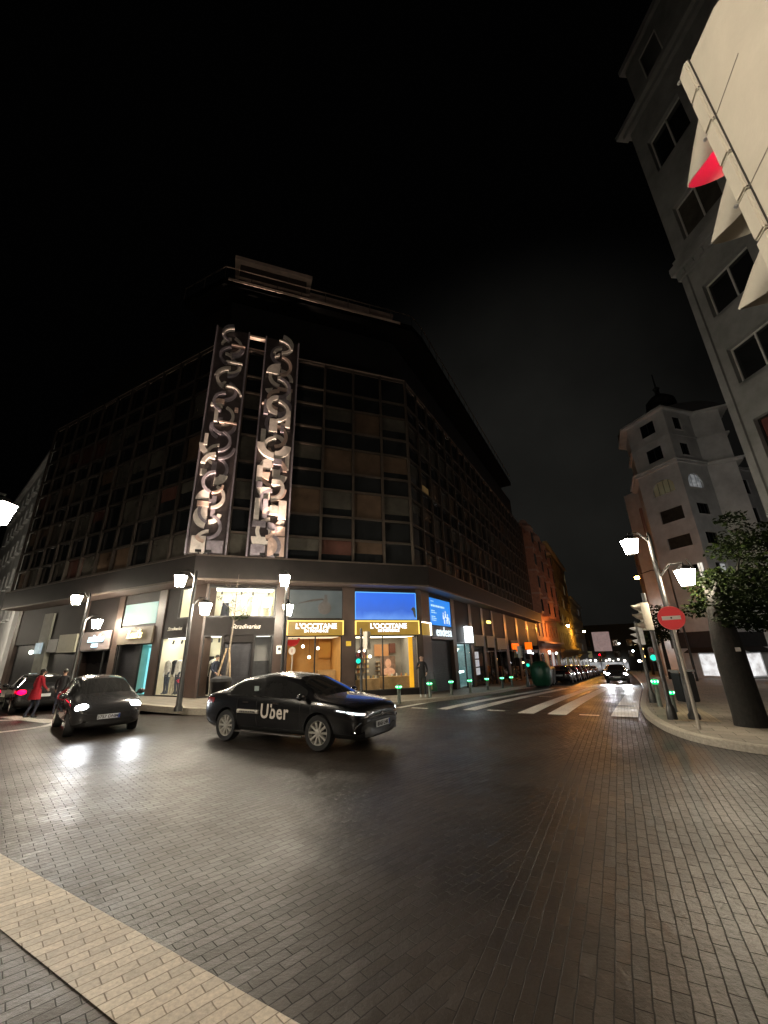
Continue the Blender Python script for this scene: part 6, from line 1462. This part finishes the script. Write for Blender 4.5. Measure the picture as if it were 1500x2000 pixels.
q = Vector((23.2, 37.1, 7.9)); wall_lantern(q, q + Vector((2.2, -1.2, .4)), EM('sodium_far', (1, .34, .06), 260), 'orange lamp high over the street beside the right lamp post')
mp_ = q + Vector((2.2, -1.2, 0)); mb = MB(); mb.tube([(mp_.x, mp_.y, terr(mp_.x, mp_.y)), (mp_.x, mp_.y, 8.4)], [.1, .06], 8); mb.build('pole', post_m, [x for x in bpy.data.objects if x.name.startswith('bracket_lamp')][-1])
# pink banner hung over the street, and what closes the view
b0_ = at(RW, 66, 6.2, 0)
o = thing('street_banner', (b0_.x, b0_.y, 2.0), 'pale pink square board hanging at the end of the left row', 'banner'); Fb = frame(V2(b0_), NR, -DS)
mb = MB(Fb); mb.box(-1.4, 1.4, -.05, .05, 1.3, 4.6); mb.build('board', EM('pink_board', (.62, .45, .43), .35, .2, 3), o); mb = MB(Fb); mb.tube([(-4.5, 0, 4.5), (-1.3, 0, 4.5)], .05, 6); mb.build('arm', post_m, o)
def far_block(s, n0, n1, top, label, mat, lit):
    c = rows(RW, s, (n0 + n1) / 2); z0 = terr(*c) - 1; o = thing('far_building', (*c, z0), label, 'building'); Fq = frame(V2(rows(RW, s, n0)), NR, -DS)
    mb = MB(Fq); mb.box(0, n1 - n0, -12, 0, z0, top); mb.build('wall', mat, o)
    for i in range(int((n1 - n0) / 4)):
        for f in range(int((top - z0 - 5) / 3.4)): mb = MB(Fq); mb.box(1.2 + i * 4, 2.8 + i * 4, .0, .03, z0 + 5 + f * 3.4, z0 + 7 + f * 3.4); mb.build('window', pane_m if (i * 3 + f * 5) % 17 else warmsh, o)
    if lit:
        mb = MB(Fq)
        for i in range(9): mb.ball((1.0 + i * 1.3 + .3 * math.sin(i * 5), .6, z0 + 4.2 + .25 * math.sin(i * 3)), .2 + .1 * (i % 3), 8, 6)
        mb.build('awning_lights', EM('awning_glow', (1, .93, .85), 4), o)
        mb = MB(Fq); mb.box(.5, 12.5, .05, .12, z0 + 1.2, z0 + 3.6); mb.build('shop_front', EM('awning_shop', (.8, .85, .95), .6, .8, .8), o)
    return o
far_block(135, -2, 24, 9.0, 'dark building closing the far street with a row of awning lights', P('far_dark', (.05, .055, .055), .8), True)
far_block(110, 16, 40, 8.0, 'dark building on the right of the far street', P('far_dark2', (.04, .04, .045), .8), False)
fl = ((112, 12.8, 5.5, 5), (100, 11.6, 3.6, 10), (98, 13.2, 6.5, 5), (92, 12.9, 1.2, 6), (70, 11.5, 1.0, 7), (62, 12.0, 1.6, 8), (52, 11.6, 1.8, 10), (118, 9, 6.2, 5), (44, 11.3, 2.2, 10), (38, 11.0, 2.6, 12))
for i, (s, n_, z, e) in enumerate(fl):
    p = at(RW, s, n_, z + terr(*rows(RW, s, n_)) + 1.2); o = thing('distant_lamp', p, 'small distant lamp glowing along the right side of the far street', 'lamp', 'distant lamps of the far street')
    mb = MB(); mb.ball(p, .22 if s > 60 else .12, 10, 8); mb.build('globe', EM('distant_glow_%d' % (i % 3), ((1, .80, .45), (.85, .93, 1), (1, .50, .14))[i % 3], e * 2.2), o)
    mb = MB(); mb.tube([(p.x, p.y, terr(p.x, p.y)), p], .05, 5); mb.build('pole', post_m, o)
p = rows(RW, 62, 5.6); traffic_pole(*p, terr(*p) + 2.2, (red_e, amb_off, grn_off), 208, 'distant traffic light showing red beyond the oncoming cars', side=0, S=.4)
for i, s in enumerate((30, 42, 56, 72)):
    x, y = rows(RW, s, 12.5); z = terr(x, y); o = thing('street_tree', (x, y, z), ('first', 'second', 'third', 'fourth')[i] + ' dark tree along the right side of the far street', 'tree', 'dark trees down the far street')
    mb = MB(); mb.tube([(x, y, z), (x, y, z + 3), (x + .1, y, z + 5)], [.2, .15, .06], 8); mb.build('trunk', bark_m, o)
    leaves([(x, y, z + 5, 1.7, .8), (x + 1, y + .5, z + 4.4, 1.2, .7), (x - .9, y - .3, z + 4.6, 1.2, .8), (x, y, z + 6.3, 1.1, .8)], 1500, .16, 20 + i).build('crown', [leaf_m, leaf_l], o)

# ------------------------------------------------------------------ moonless night: one very faint sun stands in for the sky glow
sd = bpy.data.lights.new('Sun', 'SUN'); sd.energy = 0.004; sd.angle = R(20); sd.color = (1, .93, .84); so = bpy.data.objects.new('Sun', sd); COL.objects.link(so)
so.rotation_euler = Vector((.35, .75, -.8)).to_track_quat('-Z', 'Y').to_euler()
# ------------------------------------------------------------------ render settings
sc.view_settings.view_transform = 'Standard'; sc.view_settings.look = 'None'; sc.view_settings.exposure = 0
cy = sc.cycles; cy.use_denoising = True
try: cy.denoiser = 'OPENIMAGEDENOISE'
except Exception: pass
cy.max_bounces = 7; cy.diffuse_bounces = 3; cy.glossy_bounces = 4; cy.transparent_max_bounces = 12; cy.sample_clamp_indirect = 3.0; cy.sample_clamp_direct = 0; cy.caustics_reflective = False; cy.caustics_refractive = False; cy.use_light_tree = True
